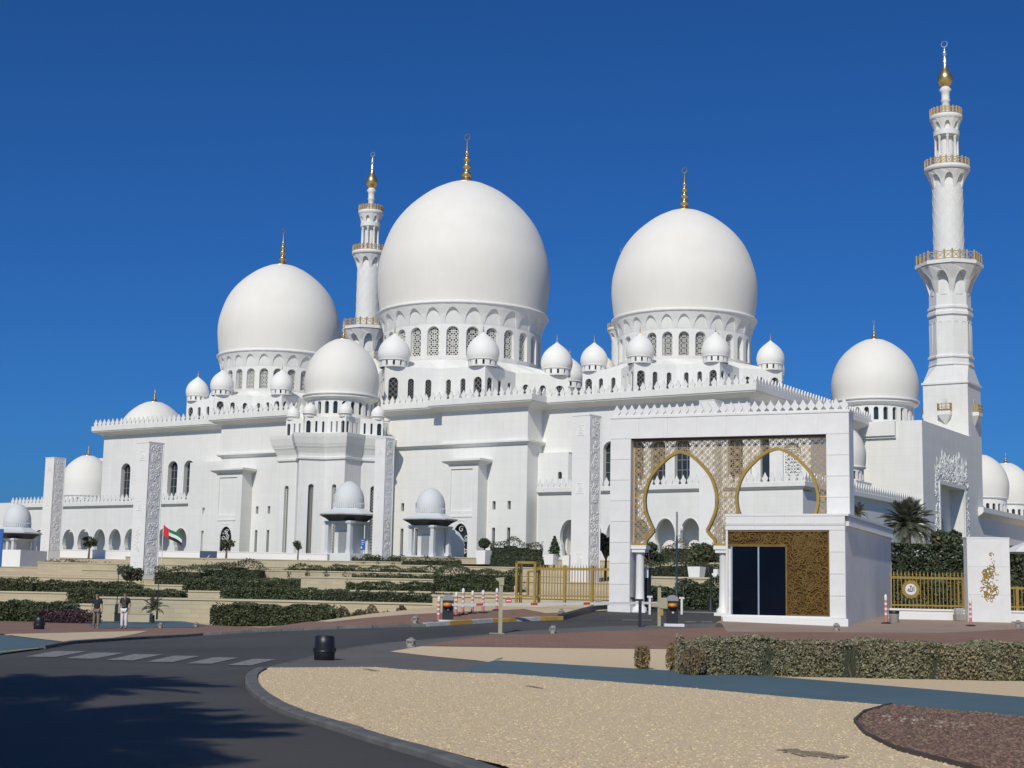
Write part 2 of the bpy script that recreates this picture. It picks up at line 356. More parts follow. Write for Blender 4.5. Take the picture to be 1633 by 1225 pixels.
# kerbs: separate stones along the edges
def kerb(name, pts, width, h, mats, ln=1.0, side=1, z0=0.0):
    root = structure(place(name, None)); path = [Vector((p[0], p[1], 0)) for p in pts]
    d = [0]
    for i in range(1, len(path)): d.append(d[-1] + (path[i] - path[i - 1]).length)
    def P(s):
        s = min(max(s, 0), d[-1])
        for i in range(1, len(d)):
            if s <= d[i]: return path[i - 1].lerp(path[i], (s - d[i - 1]) / max(1e-6, d[i] - d[i - 1]))
        return path[-1]
    s = 0; k = 0
    while s < d[-1] - .05:
        e = min(s + ln, d[-1]); a, b = P(s + .012), P(e - .012); t = (b - a).normalized(); nrm = Vector((-t.y, t.x, 0)) * side * width
        mb = MB(); m = mats[k % len(mats)]; dz = random.uniform(-.006, .006)
        v = []
        for p in (a, b):
            z = G(p.x, p.y) + z0
            v += [(p.x, p.y, z - .1), (p.x + nrm.x * .08, p.y + nrm.y * .08, z + h + dz - .02), (p.x + nrm.x * .22, p.y + nrm.y * .22, z + h + dz), (p.x + nrm.x, p.y + nrm.y, z + h + dz), (p.x + nrm.x, p.y + nrm.y, z - .1)]
        mb.add(v, [(0, 1, 6, 5), (1, 2, 7, 6), (2, 3, 8, 7), (3, 4, 9, 8), (0, 4, 3, 2, 1), (5, 6, 7, 8, 9)])
        mb.build('kerb_stone', m, root); s = e; k += 1
    return root
random.seed(3)
kerb('near_kerb', NE[:-8], .24, .07, ['kerb_stone'], .95, -1)
kerb('corner_kerb', NE[-8:] + ME[:5], .14, .015, ['path_grey'], .95, -1)
kerb('far_kerb', FE[6:13][::-1], .16, .10, ['kerb_stone'], 1.3, 1)
kerb('painted_kerb', FE[2:7][::-1], .2, .15, ['kerb_white', 'kerb_yellow'], 1.25, 1)
kerb('dark_kerb', FE[1:3], .25, .22, ['dark_metal'], 3, -1)
kerb('bed_edging', pp(*bed_edge), .04, .075, ['edging'], 2.0, -1, .0)
# loose stones on the beds, left as real little stones
def pebbles(name, poly, n, m, s0, s1, layer, ylim=40, clump=None):
    P = [(p[0], p[1]) for p in poly]; xs = [p[0] for p in P]; ys = [p[1] for p in P]
    def inside(x, y):
        c = False; j = len(P) - 1
        for i in range(len(P)):
            if (P[i][1] > y) != (P[j][1] > y) and x < (P[j][0] - P[i][0]) * (y - P[i][1]) / (P[j][1] - P[i][1]) + P[i][0]: c = not c
            j = i
        return c
    mb = MB(); k = 0; g = 0
    while k < n and g < n * 12:
        g += 1
        y = min(ys) + (min(ylim, max(ys)) - min(ys)) * random.random() ** 1.5; x = random.uniform(min(xs), max(xs))
        if not inside(x, y): continue
        k += 1; r = random.uniform(s0, s1); z = G(x, y) + layer; t = random.random() * 6.28
        c, s_ = math.cos(t), math.sin(t); e = random.uniform(.6, 1)
        v = [(x + r * (c * a - s_ * b * e), y + r * (s_ * a + c * b * e), z + h * r) for a, b, h in ((1, 0, 0), (0, 1, .1), (-1, .1, 0), (.1, -1, 0), (.45, .3, .62), (-.35, -.25, .55))]
        mb.add(v, [(0, 1, 4), (1, 2, 5, 4), (2, 3, 5), (3, 0, 4, 5)])
    return stuff(mb.build(name, m))
mat('pebble', (.60, .475, .305), .95, .2, 8, island=.28); mat('brown_pebble', (.19, .12, .09), .95, .2, 8, island=.5); mat('pale_pebble', (.36, .30, .25), .95, .2, 8, island=.3)
random.seed(5)
pebbles('gravel_stones', GRAVEL, 26000, 'pebble', .008, .026, .027)
pebbles('brown_gravel_stones', BED, 6000, 'brown_pebble', .014, .036, .045)
pebbles('pale_gravel_stones', pp((1395, 1152), (1410, 1143), (1560, 1160), (1540, 1172)), 90, 'pale_pebble', .018, .04, .045)
# the stepped stone terraces between the road and the mosque
TERR = []
def surf(x, y): return max([G(x, y)] + [t[4] for t in TERR if t[0] <= x <= t[1] and t[2] <= y <= t[3]])
def terrace(k, X0, X1, Y, z1, thick=1.0):
    TERR.append((X0, X1, Y, Y + thick, z1)); mb = MB(); n = 10
    for i in range(n):
        a, b = X0 + (X1 - X0) * i / n, X0 + (X1 - X0) * (i + 1) / n
        g = min(G(a, Y), G(b, Y)) - .4
        mb.box(a, b, Y, Y + thick, g, z1 - .08); 
    mb2 = MB(); mb2.box(X0 - .06, X1 + .06, Y - .07, Y + thick + .05, z1 - .08, z1 + .03)
    o = structure(mb.build('terrace_wall', 'terrace_stone')); mb2.build('coping', 'terrace_top', o)
    return o
for (px0, px1, yt, Y) in ((-60, 170, 962, 101), (160, 700, 957.5, 98), (690, 985, 952, 88),
                          (-60, 190, 944.5, 111), (180, 560, 943.5, 114), (540, 840, 944, 112), (480, 1000, 925, 128),
                          (-60, 420, 931, 128), (395, 560, 926, 132), (-60, 340, 921, 148), (320, 900, 913, 150), (130, 420, 911, 160),
                          (60, 640, 902, 172), (560, 1000, 904, 166), (-60, 260, 905.5, 178), (200, 830, 894, 186), (640, 1200, 893, 186), (1005, 1190, 921, 102), (1005, 1190, 897, 150)):
    a, b = at(px0, yt, Y), at(px1, yt, Y); terrace(0, a.x, b.x, Y, (a.z + b.z) / 2, 17)
# ------------------------------------------------------------------ the mosque: u runs along the front, v away from the viewer
PHI = R(33); O = Vector((-9.9, 291, 0)); Ud = Vector((math.cos(PHI), -math.sin(PHI), 0)); Vd = Vector((math.sin(PHI), math.cos(PHI), 0))
def site(u, v, z=0): return O + Ud * u + Vd * v + Vector((0, 0, z))
def arch(cx, w, zb, zt, kind='round', n=10):
    r = w / 2; pts = [(cx - r, zb)]
    if kind == 'round':
        zc = zt - r
        pts += [(cx - r * math.cos(math.pi * i / n), zc + r * math.sin(math.pi * i / n)) for i in range(n + 1)]
    elif kind == 'pointed':
        rise = r * 1.25; zc = zt - rise
        for i in range(n + 1):
            t = i / n; a = abs(2 * t - 1)
            pts.append((cx + r * (2 * t - 1), zc + rise * (1 - a ** 2.1) ** .62 * .92 + rise * .08 * (1 - a)))
    elif kind == 'horse':                     # horseshoe: the curve closes in below its widest point
        zc = zb + (zt - zb) * .55; ry = zt - zc; lo = r * .66
        pts = [(cx - lo, zb)]
        for i in range(n + 7):
            t = -0.62 + (math.pi + 1.24) * i / (n + 6)
            a = math.cos(t); pts.append((cx - r * a, zc + (r if t < 0 or t > math.pi else ry * (1 + .0)) * math.sin(t) * (1 if math.sin(t) > 0 else 1)))
        pts.append((cx + lo, zb)); return pts
    pts.append((cx + r, zb))
    o = []
    for p in pts:
        if not o or abs(p[0] - o[-1][0]) + abs(p[1] - o[-1][1]) > 1e-4: o.append(p)
    return o
def fm_front(v): return lambda s, z, d: (s, v + d, z)       # wall facing -v; depth runs inward
def fm_right(u): return lambda s, z, d: (u - d, s, z)       # wall facing +u
def fm_seg(p, q):                                           # wall from p to q; inside is to the left of p->q
    p, q = Vector((p[0], p[1], 0)), Vector((q[0], q[1], 0)); t = (q - p).normalized(); n = Vector((-t.y, t.x, 0))
    return lambda s, z, d: tuple(p + t * s + n * d + Vector((0, 0, z)))
def rect(a, b, c, d): return [(a, c), (b, c), (b, d), (a, d)]

def merlon_mesh(name, w, h, t, m, slim=False):
    k = [(-.19, 0), (.19, 0), (.17, .10), (.27, .20), (.475, .36), (.49, .45), (.40, .56), (.26, .66), (.16, .80), (.0, 1.0), (-.16, .80), (-.26, .66), (-.40, .56), (-.49, .45), (-.475, .36), (-.27, .20), (-.17, .10)]
    if slim: k = [(-.30, 0), (.30, 0), (.28, .12), (.38, .26), (.44, .38), (.41, .48), (.27, .60), (.15, .76), (0, 1.0), (-.15, .76), (-.27, .60), (-.41, .48), (-.44, .38), (-.38, .26), (-.28, .12)]
    mb = MB(); mb.prism([(x * w, y * h) for x, y in k], lambda x, y, d: (x, d, y), -t / 2, t / 2)
    mb.box(-w / 2, w / 2, -t * .55, t * .55, -.02, h * .07)
    return mb.mesh(name, m)
MER_HALL = merlon_mesh('merlon', 1.12, 1.42, .22, 'hall_marble', True)
MER_ARC = merlon_mesh('merlon', 1.05, 1.5, .2, 'hall_marble', True)
def merlons(root, me, p, q, z, sp):
    p, q = Vector((*p, z)), Vector((*q, z)); d = (q - p).length; n = max(1, int(d / sp)); a = math.atan2(q.y - p.y, q.x - p.x)
    for i in range(n): place('merlon', me, root, p.lerp(q, (i + .5) / n), a)

def cornice(mb, poly, z0, over, h_soffit, h_fascia, closed=False):
    """flared soffit and upright fascia along a plan line (outside on the right of travel)"""
    P = [Vector((*p, 0)) for p in poly]; n = len(P); off = []
    for i in range(n):
        d0 = (P[i] - P[i - 1]).normalized() if i > 0 else (P[1] - P[0]).normalized()
        d1 = (P[i + 1] - P[i]).normalized() if i < n - 1 else d0
        n0, n1 = Vector((d0.y, -d0.x, 0)), Vector((d1.y, -d1.x, 0)); b = (n0 + n1).normalized(); off.append(b / max(.3, b.dot(n0)))
    rows = [(0, 0), (over * .96, h_soffit * .78), (over, h_soffit), (over + .12, h_soffit + .02), (over + .12, h_soffit + h_fascia), (over - .5, h_soffit + h_fascia + .02), (-.05, h_soffit + h_fascia + .02)]
    vs = [P[i] + off[i] * o + Vector((0, 0, z0 + h)) for o, h in rows for i in range(n)]
    mb.add(vs, [(j * n + i, j * n + i + 1, (j + 1) * n + i + 1, (j + 1) * n + i) for j in range(len(rows) - 1) for i in range(n - 1)])
    for i in (0, n - 1): mb.add([P[i] + off[i] * o + Vector((0, 0, z0 + h)) for o, h in rows], [tuple(range(len(rows)))])
    return [P[i] + off[i] * over * .9 for i in range(n)], z0 + h_soffit + h_fascia
def crenel(root, me, line, z, sp):
    for a, b in zip(line[:-1], line[1:]): merlons(root, me, (a.x, a.y), (b.x, b.y), z, sp)

def onion(r, h, n=30, pointed=False):
    if pointed: K = [(0, .90), (.10, .95), (.25, .99), (.38, 1.0), (.55, .985), (.75, .935), (.95, .84), (1.12, .715), (1.28, .555), (1.42, .38), (1.54, .22), (1.64, .09), (1.72, .0)]
    else: K = [(0, .955), (.12, .972), (.28, .99), (.45, 1.0), (.62, .988), (.765, .955), (.953, .894), (1.13, .805), (1.318, .655), (1.5, .44), (1.60, .26), (1.625, .20)]
    s = h / K[-1][0]
    pts = spline([(a * r, z * s) for z, a in K], 3)
    return [(max(0, x), z) for x, z in pts]
def finial(h, slim=1.0):
    k = [(.17, 0), (.115, .02), (.09, .06), (.08, .10), (.045, .13), (.085, .17), (.095, .205), (.085, .24), (.035, .275), (.03, .30), (.07, .335), (.078, .365), (.07, .395), (.028, .425), (.025, .45), (.055, .48), (.062, .505), (.055, .53), (.022, .555), (.02, .58), (.038, .605), (.042, .625), (.036, .645), (.016, .67), (.013, .86), (0, .87)]
    return [(a * h * slim, z * h) for a, z in k]
def crescent(mb, c, r, t, n=20):
    for i in range(n):                       # open ring, thick below and fine towards the tips
        a, b = R(100 + 340 * i / n), R(100 + 340 * (i + 1) / n)
        w = t * (.35 + .65 * max(0, 1 - abs(i - n / 2) / (n / 2)))
        mb.bar((c[0] + r * math.cos(a), c[1], c[2] + r * math.sin(a)), (c[0] + r * math.cos(b), c[1], c[2] + r * math.sin(b)), w, w * .8, (0, 1, 0))
def dome_parts(root, name, c, r, z0, h, fin, mat_, pointed=False, seg=64, cap=True, fin_mat='gold'):
    """shell with its finial; z0 = spring line"""
    mb = MB(); prof = onion(r, h, pointed=pointed); mb.lathe(prof, seg, (0, 0, 0))
    d = mb.build(name, mat_, root, (c[0], c[1], z0))
    top = prof[-1][1]
    f = MB()
    if cap: f.lathe([(r * .215, top - r * .02), (r * .222, top - r * .004), (r * .15, top + r * .02), (r * .085, top + r * .03), (r * .065, top + r * .055), (r * .045, top + r * .09)], 36)
    f.lathe([(a, top + z) for a, z in finial(fin)], 14)
    f.build('finial', fin_mat, d)
    k = MB(); crescent(k, (0, 0, top + fin * .935), fin * .058, fin * .022); k.build('crescent', fin_mat, d)
    return d
GRILLES = {}
def grille_mesh(w, h, key, m):
    """pierced star screen filling an arched window of width w, height h (centred on x=0, from z=0)"""
    k = (round(w, 2), round(h, 2), key)
    if k in GRILLES: return GRILLES[k]
    mb = MB(); r = w / 2; t = w * .062; zc = h - r
    def ins(x, z): return 0 <= z and abs(x) < r and (z < zc or (x * x + (z - zc) ** 2) < r * r)
    def seg(a, b):
        m_ = 6; q = [(a[0] + (b[0] - a[0]) * i / m_, a[1] + (b[1] - a[1]) * i / m_) for i in range(m_ + 1)]
        run = [p for p in q if ins(*p)]
        if len(run) > 1: mb.bar((run[0][0], 0, run[0][1]), (run[-1][0], 0, run[-1][1]), t, t, (0, 1, 0))
    a = w / (2.0 if key == 'star' else 1.8); ny = int(h / a) + 2
    for i in range(-3, 4):
        for j in range(ny):
            x, z = i * a, j * a
            if key == 'star':
                for q in range(8):
                    an = math.pi / 4 * q; bn = an + math.pi / 4; ra = a * .56
                    if q % 2 == 0: seg((x, z), (x + ra * math.cos(an), z + ra * math.sin(an)))
                    seg((x + ra * .62 * math.cos(an), z + ra * .62 * math.sin(an)), (x + ra * .62 * math.cos(bn), z + ra * .62 * math.sin(bn)))
                    if q % 2: seg((x + ra * .62 * math.cos(an), z + ra * .62 * math.sin(an)), (x + a * .5 * (1 if math.cos(an) > 0 else -1), z + a * .5 * (1 if math.sin(an) > 0 else -1)))
            else:
                seg((x, z), (x + a / 2, z + a / 2)); seg((x, z), (x - a / 2, z + a / 2)); seg((x + a / 2, z + a / 2), (x, z + a)); seg((x - a / 2, z + a / 2), (x, z + a))
    pts = [(r * .96 * c, s) for c, s in [(-1, 0), (-1, zc)]] + [(-r * .96 * math.cos(math.pi * i / 8), zc + r * .96 * math.sin(math.pi * i / 8)) for i in range(9)] + [(r * .96, 0)]
    for p, q in zip(pts, pts[1:] + pts[:1]): mb.bar((p[0], 0, p[1]), (q[0], 0, q[1]), t * 1.3, t * 1.3, (0, 1, 0))
    GRILLES[k] = mb.mesh('window_grille', m); return GRILLES[k]
def pane_mesh(w, h, m, kind='round'):
    k = (round(w, 2), round(h, 2), m, kind)
    if k not in GRILLES:
        mb = MB(); p = arch(0, w + .1, -.05, h + .05, kind); mb.prism(p, lambda x, y, d: (x, d, y), 0, .08); GRILLES[k] = mb.mesh('window', m)
    return GRILLES[k]
def seg_window(root, f, s, w, zb, zt, depth, pane='screen_glass', key=None, gm='grille_stone', name='window'):
    a, b = Vector(f(s, zb, depth)), Vector(f(s + 1, zb, depth)); an = math.atan2(b.y - a.y, b.x - a.x)
    o = place(name, pane_mesh(w, zt - zb, pane), root, a, an)
    if key: place('window_grille', grille_mesh(w, zt - zb, key, gm), o, (0, -.14, 0))
    return o
def seen(n): return n[0] * .5 - n[1] * .85 > -.45    # walls turned well away from the road side carry no windows

def drum(d, c, z0, zw0, zw1, zs, zlip, r, rl, bays, ww, rot=0.0):
    """windowed drum under a dome: piers, recessed windows and a flared ring of pointed hoods; child of the dome d (local z measured from its spring line)"""
    mb = MB(); step = 2 * math.pi / bays; hw = step * r / 2
    def cyl(rad):
        return lambda s, z, dp: None
    za = zs + (zlip - zs) * .80
    for k in range(bays):
        t0 = rot + k * step
        def f(s, z, dp, t0=t0):
            t = t0 + s / r; q = r - dp; return (q * math.cos(t), q * math.sin(t), z)
        nx = (math.cos(t0), math.sin(t0)); front = seen(nx)
        hole = arch(0, ww, zw0, zw1, 'round', 8)
        out = [(-hw, z0), (0, z0), (hw, z0), (hw, (z0 + zs) / 2), (hw, zs), (0, zs), (-hw, zs), (-hw, (z0 + zs) / 2)]
        mb.panel(out, [hole] if front else [], f, .95)
        # flared hood zone with a pointed niche; wall behind it stays upright
        def g(s, z, dp, t0=t0):
            t = t0 + s / r; q = r + (rl - r) * max(0, (z - zs) / (zlip - zs)) ** 1.35 - dp; return (q * math.cos(t), q * math.sin(t), z)
        b = hw * .84; arc = []
        for i in range(13):
            x = -1 + i / 6; arc.append((b * x, zs + .02 + (za - zs) * (1 - abs(x) ** 1.9) ** .6))
        out = [(-hw, zs)] + arc + [(hw, zs), (hw, (zs + zlip) / 2), (hw, zlip), (0, zlip), (-hw, zlip), (-hw, (zs + zlip) / 2)]
        mb.panel(out, [], g, 0)
        inn = []
        for x, z in arc:
            t = t0 + x / r; q = r - .05 + (rl - r) * .42 * max(0, (z - zs) / (zlip - zs)); inn.append((q * math.cos(t), q * math.sin(t), z))
        n = len(arc); mb.add([g(x, z, 0) for x, z in arc] + inn, [(i, i + 1, n + i + 1, n + i) for i in range(n - 1)])
        bk = [inn[0]] + inn[1:-1] + [inn[-1]]; mb.add(bk, [tuple(range(len(bk)))])
        if front:
            a = t0 + math.pi / 2
            pos = ((r - .85) * math.cos(t0), (r - .85) * math.sin(t0), zw0)
            place('window', pane_mesh(ww, zw1 - zw0, 'screen_glass'), d, pos, a)
            place('window_grille', grille_mesh(ww, zw1 - zw0, 'star', 'grille_stone'), d, ((r - .72) * math.cos(t0), (r - .72) * math.sin(t0), zw0), a)
    mb.lathe([(rl - .25, zlip - .1), (rl + .12, zlip - .02), (rl + .16, zlip + .28), (rl - .1, zlip + .5), (rl - .9, zlip + .62)], 96)
    mb.lathe([(r + .12, z0 - .4), (r + .18, z0), (r + .02, z0 + .05)], 64)
    return mb.build('drum', 'hall_marble', d)
def small_drum(d, r, h, n=12):
    """short ring with little arched lights below a small dome"""
    mb = MB(); step = 2 * math.pi / n; hw = step * r / 2
    for k in range(n):
        t0 = k * step + .13
        f = lambda s, z, dp: ((r - dp) * math.cos(t0 + s / r), (r - dp) * math.sin(t0 + s / r), z)
        out = [(-hw, -h), (0, -h), (hw, -h), (hw, 0), (0, 0), (-hw, 0)]
        hole = arch(0, hw * .62, -h * .78, -h * .12, 'round', 6)
        mb.panel(out, [hole], f, .3)
        mb.add([f(x, z, .3) for x, z in hole], [tuple(range(len(hole)))], 1)
    mb.lathe([(r - .05, -.12), (r * 1.07, -.05), (r * 1.07, .1), (r * .9, .14)], 36)
    return mb.build('small_drum', ['hall_marble', 'dark_void'], d)
def star(Rc, rot=0.0):
    k = Rc * math.cos(R(45)) / math.cos(R(22.5)); P = []
    for i in range(16):
        t = R(22.5) * i + rot; q = Rc if i % 2 == 0 else k; P.append((q * math.cos(t), q * math.sin(t)))
    return P                                  # anticlockwise; the inside lies to the left
def star_walls(root, c, Rc, z0, z1, wins, wz0, wz1, rw, depth, name, key='diamond', pane='screen_glass'):
    mb = MB(); P = [(c[0] + x, c[1] + y) for x, y in star(Rc)]
    for i in range(16):
        p, q = P[i], P[(i + 1) % 16]; ln = math.dist(p, q); f = fm_seg(p, q)
        t = ((q[1] - p[1]) / ln, -(q[0] - p[0]) / ln)
        hs = []
        if seen(t):
            for (fr, w, dz) in wins:
                s = ln * (fr if i % 2 == 0 else 1 - fr); hs.append((s, w, wz0 - dz, wz1 + dz * .3))
        mb.panel(rect(0, ln, z0, z1), [arch(s, w, a, b, 'round', 8) for s, w, a, b in hs], f, depth)
        for s, w, a, b in hs: seg_window(root, f, s, w, a, b, depth - .06, pane, key if w > .4 else None, 'grille_dark')
    n = 16; mb.add([(x, y, z1) for x, y in P] + [(c[0], c[1], z1)], [(i, (i + 1) % 16, 16) for i in range(16)])
    return mb.build(name, 'hall_marble', root), P

# ================================================================== prayer hall
hall = thing('mosque', 'huge white marble mosque hall with three great white domes and gold finials', 'mosque', O, -PHI)
mb = MB()
Z0, ZW = 5.0, 33.2
front_wins = [-65.1, -51.8, -47.4, 47.4, 52.2, 56.1, 60.4, 65.0, 69.5]
f = fm_front(-25.0)
mb.panel(rect(-72, 72, Z0, ZW), [arch(u, 2.65, 19.2, 27.4, 'round', 12) for u in front_wins], f, 1.1)
for u in front_wins:
    o = seg_window(hall, f, u, 2.65, 19.2, 27.4, 1.0, 'window_glass')
    g = MB()
    for x in (-.45, .45): g.bar((x, -.06, 0), (x, -.06, 7.4), .09)
    for z in (1.6, 3.2, 4.8, 6.4): g.bar((-1.3, -.06, z), (1.3, -.06, z), .09)
    g.build('window_bars', 'grey_metal', o)
mb.panel(rect(-25, 25, Z0, ZW), [], fm_right(72.0), 0)
mb.panel(rect(-25, 25, Z0, ZW), [], lambda s, z, d: (-72, s, z), 0)
mb.panel(rect(-72, 72, Z0, ZW), [], lambda s, z, d: (s, 25, z), 0)
mb.build('wall', 'hall_marble', hall)
rf = MB(); rf.box(-72.3, 72.3, -25.3, 25.3, 34.2, 34.7); rf.build('roof', 'hall_marble', hall)
plan = [(-72, 25), (-72, -25), (-34.6, -25), (-34.6, -29.7), (-16.9, -29.7), (-16.9, -28.2), (16.9, -28.2), (16.9, -29.7), (34.4, -29.7), (34.4, -25), (72, -25), (72, 25)]
mb = MB(); line, zt = cornice(mb, plan, 33.1, 1.75, 1.0, 1.0); mb.build('cornice', 'hall_marble', hall)
crenel(hall, MER_HALL, line, zt - .02, 1.22)
# projecting middle part, its two heads and mouldings
mb = MB()
slit_lo = [(u, .62, 8.2, 13.3) for u in (-38.5, -24.8, -21.9, 8.9, 12.0, 15.0, 27.9, 30.9)]
slit_hi = [(u, .62, 16.3, 17.7) for u in (-38.5, -24.8, -21.9, 8.9, 12.0, 15.0, 27.9, 30.9)]
doors = [(-30.1, 3.4, 6.0, 13.7), (23.1, 3.4, 6.0, 13.9)]
f = fm_front(-29.55)
mb.panel(rect(-34.4, 34.3, Z0, 27.7), [rect(u - w / 2, u + w / 2, a, b) for u, w, a, b in slit_lo + slit_hi if u > -34], f, .7)
sl = MB()
for u, w, a, b in slit_lo + slit_hi:
    if u > -34: sl.box(u - w / 2, u + w / 2, -28.95, -28.85, a, b)
sl.build('window_slits', 'window_glass', hall)
for s in (-1, 1):
    x0, x1 = (16.9, 34.4) if s > 0 else (-34.6, -16.9)
    mb.box(x0, x1, -29.72, -24.9, 27.6, 33.2)
mb.box(-17.0, 17.0, -28.2, -24.9, 27.6, 33.15)
mb.panel(rect(-29.55, -25, Z0, 27.7), [], fm_right(34.3), 0)
mb.panel(rect(-29.55, -25, Z0, 27.7), [], lambda s, z, d: (-34.4, s, z), 0)
# side blocks beside it
mb.panel(rect(34.3, 40.2, Z0, 25.8), [arch(38.6, .8, 21.4, 22.6, 'round', 6)], fm_front(-26.2), .4)
mb.panel(rect(-26.2, -25, Z0, 25.8), [], fm_right(40.2), 0); mb.box(34.3, 40.2, -26.1, -25, 25.5, 25.8)
mb.panel(rect(-42.6, -34.4, Z0, 26.4), [rect(u - w / 2, u + w / 2, a, b) for u, w, a, b in slit_lo + slit_hi if u < -34], fm_front(-29.5), .7)
mb.panel(rect(-29.5, -25, Z0, 26.4), [], lambda s, z, d: (-42.6, s, z), 0); mb.box(-42.6, -34.4, -29.45, -25, 26.2, 26.4)
mb.box(-38.9, -38.1, -28.9, -28.8, 8, 18, 0)
mb.build('wall', 'hall_marble', hall)
mb = MB(); cornice(mb, [(-34.4, -25), (-34.4, -29.55), (34.3, -29.55), (34.3, -25)], 27.0, .62, .42, .30); mb.build('moulding', 'hall_marble', hall)
for (x0, x1) in ((-32.6, -26.2), (20.5, 26.5)):   # the two portal piers
    mb = MB(); c = (x0 + x1) / 2 - .3; vf = -32.4
    mb.panel(rect(x0, x1, Z0, 23.9), [arch(c, 2.9, 7.6, 13.9, 'pointed', 12), rect(c - 2.2, c + 2.2, 16.0, 23.0)], fm_front(vf), .22)
    mb.panel(rect(vf, -29.5, Z0, 23.9), [], fm_right(x1), 0); mb.panel(rect(vf, -29.5, Z0, 23.9), [], lambda s, z, d: (x0, s, z), 0)
    mb.box(c - 2.2, c + 2.2, vf + .2, vf + .3, 16, 23); mb.box(c - 2.3, c + 2.3, vf - .10, vf + .02, 14.95, 15.2); mb.box(c - .9, c + .9, vf - .05, vf + .02, 14.3, 14.45)
    p = mb.build('portal_pier', 'hall_marble', hall)
    m2 = MB(); cornice(m2, [(x0, -29.6), (x0, vf), (x1, vf), (x1, -29.6)], 23.7, .85, .55, .4); m2.box(x0 - .3, x1 + .3, vf - .3, -29.5, 24.4, 24.6); m2.build('pier_cornice', 'hall_marble', p)
    m3 = MB(); m3.prism(arch(c, 3.0, 7.55, 13.95, 'pointed', 12), lambda s, z, d: (s, vf + d, z), .9, 1.0); m3.build('door', 'window_glass', p)
    m4 = MB()                                    # scrolling grille in the doorway
    random.seed(int(x0))
    for k in range(16):
        cx, cz, r = c + random.uniform(-1.1, 1.1), random.uniform(8.2, 13.0), random.uniform(.35, .62); q = random.random() * 6
        pts = [(cx + r * (1 - i / 16) * math.cos(q + i * .55), vf + .55, cz + r * (1 - i / 16) * math.sin(q + i * .55)) for i in range(14)]
        for a, b in zip(pts, pts[1:]): m4.bar(a, b, .13, .12, (0, 1, 0))
    m4.build('door_grille', 'grille_stone', p)
# lower return of the hall behind the right leg of the gate
mb = MB(); f = fm_front(-24.4)
mb.panel(rect(72.02, 81.6, Z0, 28.6), [arch(74.2, 1.5, 19.2, 27.0, 'round', 10), arch(78.6, 3.0, 19.2, 26.0, 'round', 10)], f, .8)
mb.panel(rect(-24.4, -12, Z0, 28.6), [], fm_right(81.6), 0); mb.box(72.02, 81.6, -24.3, -12, 28.3, 28.6); mb.build('wall', 'hall_marble', hall)
seg_window(hall, f, 74.2, 1.5, 19.2, 27.0, .75, 'window_glass'); seg_window(hall, f, 78.6, 3.0, 19.2, 26.0, .75, 'grille_stone', 'star', 'carved_marble')
# ------------------------------------------------------------------ the three great domes on star-shaped bases
def great_dome(u0, r, zlip, h, zb0, zb1, Rc, fin, bays, zd0, zw0, zw1, zs, rd, sr, sh, szl, rot):
    d = dome_parts(hall, 'great_dome', (u0, 0), r, zlip + .3, h, fin, 'dome_mosaic', seg=96)
    L = zlip + .3
    drum(d, (0, 0), zd0 - L, zw0 - L, zw1 - L, zs - L, zlip - L, rd, r * .985, bays, 2 * math.pi * rd / bays * .63, rot=R(rot))
    w = r * .055
    b, P = star_walls(hall, (u0, 0), Rc, zb0, zb1, [(.16, w * 1.9, .45), (.48, w * 1.2, .1), (.80, w * 1.2, .1)], zb1 - r * .36, zb1 - r * .17 + .8, w, .5, 'star_base')
    # sloping skirt from the star base up to the drum
    sk = MB(); n = 32
    top = [((rd + .5) * math.cos(R(11.25 * i)), (rd + .5) * math.sin(R(11.25 * i))) for i in range(32)]
    Q = star(Rc - .9); bot = []
    for i in range(16):
        a, c = Q[i], Q[(i + 1) % 16]; bot += [a, ((a[0] + c[0]) / 2, (a[1] + c[1]) / 2)]
    sk.add([(u0 + x, y, zd0 + .05) for x, y in top] + [(u0 + x, y, zb1 + .1) for x, y in bot], [(i, (i + 1) % 32, 32 + (i + 1) % 32, 32 + i) for i in range(32)])
    sk.build('skirt_roof', 'terrace_top' if 0 else 'hall_marble', b)
    for k in range(8):
        t = R(45 * k); q = Rc - sr * .86
        s = dome_parts(hall, 'small_dome', (u0 + q * math.cos(t), q * math.sin(t)), sr, szl, sh, sr * .55, 'small_dome_mosaic', pointed=True, seg=40, cap=False)
        small_drum(s, sr * .88, szl - zb1 + .05)
great_dome(0, 17.0, 55.9, 26.8, 33.5, 43.1, 24.3, 10.6, 26, 45.2, 46.2, 51.7, 52.2, 15.45, 3.0, 5.3, 44.4, -61.9)
for s in (-47.7, 48.2): great_dome(s, 13.0, 51.0, 20.1, 33.5, 41.3, 18.6, 8.4, 26, 42.6, 43.3, 47.5, 48.0, 11.85, 2.4, 4.3, 42.4, -63.6 if s > 0 else -48)
# ------------------------------------------------------------------ mihrab tower in the middle of the front
TW = (-2.4, -33.5)
def star_ring(mb, c, rows):
    n = 16; vs = []
    for Rc, z in rows: vs += [(c[0] + x, c[1] + y, z) for x, y in star(Rc)]
    mb.add(vs, [(j * n + i, j * n + (i + 1) % n, (j + 1) * n + (i + 1) % n, (j + 1) * n + i) for j in range(len(rows) - 1) for i in range(n)])
mb = MB(); P = [(TW[0] + x, TW[1] + y) for x, y in star(10.6)]
for i in range(16):
    p, q = P[i], P[(i + 1) % 16]; ln = math.dist(p, q); f = fm_seg(p, q); nrm = ((q[1] - p[1]) / ln, -(q[0] - p[0]) / ln)
    hs = [arch(ln * .5, .95, 7.8, 20.3, 'round', 8)] if seen(nrm) else []
    mb.panel(rect(0, ln, Z0, 24.8), hs, f, .8)
    for h in hs: seg_window(hall, f, ln * .5, .95, 7.8, 20.3, .72, 'screen_glass', 'diamond', 'grille_stone')
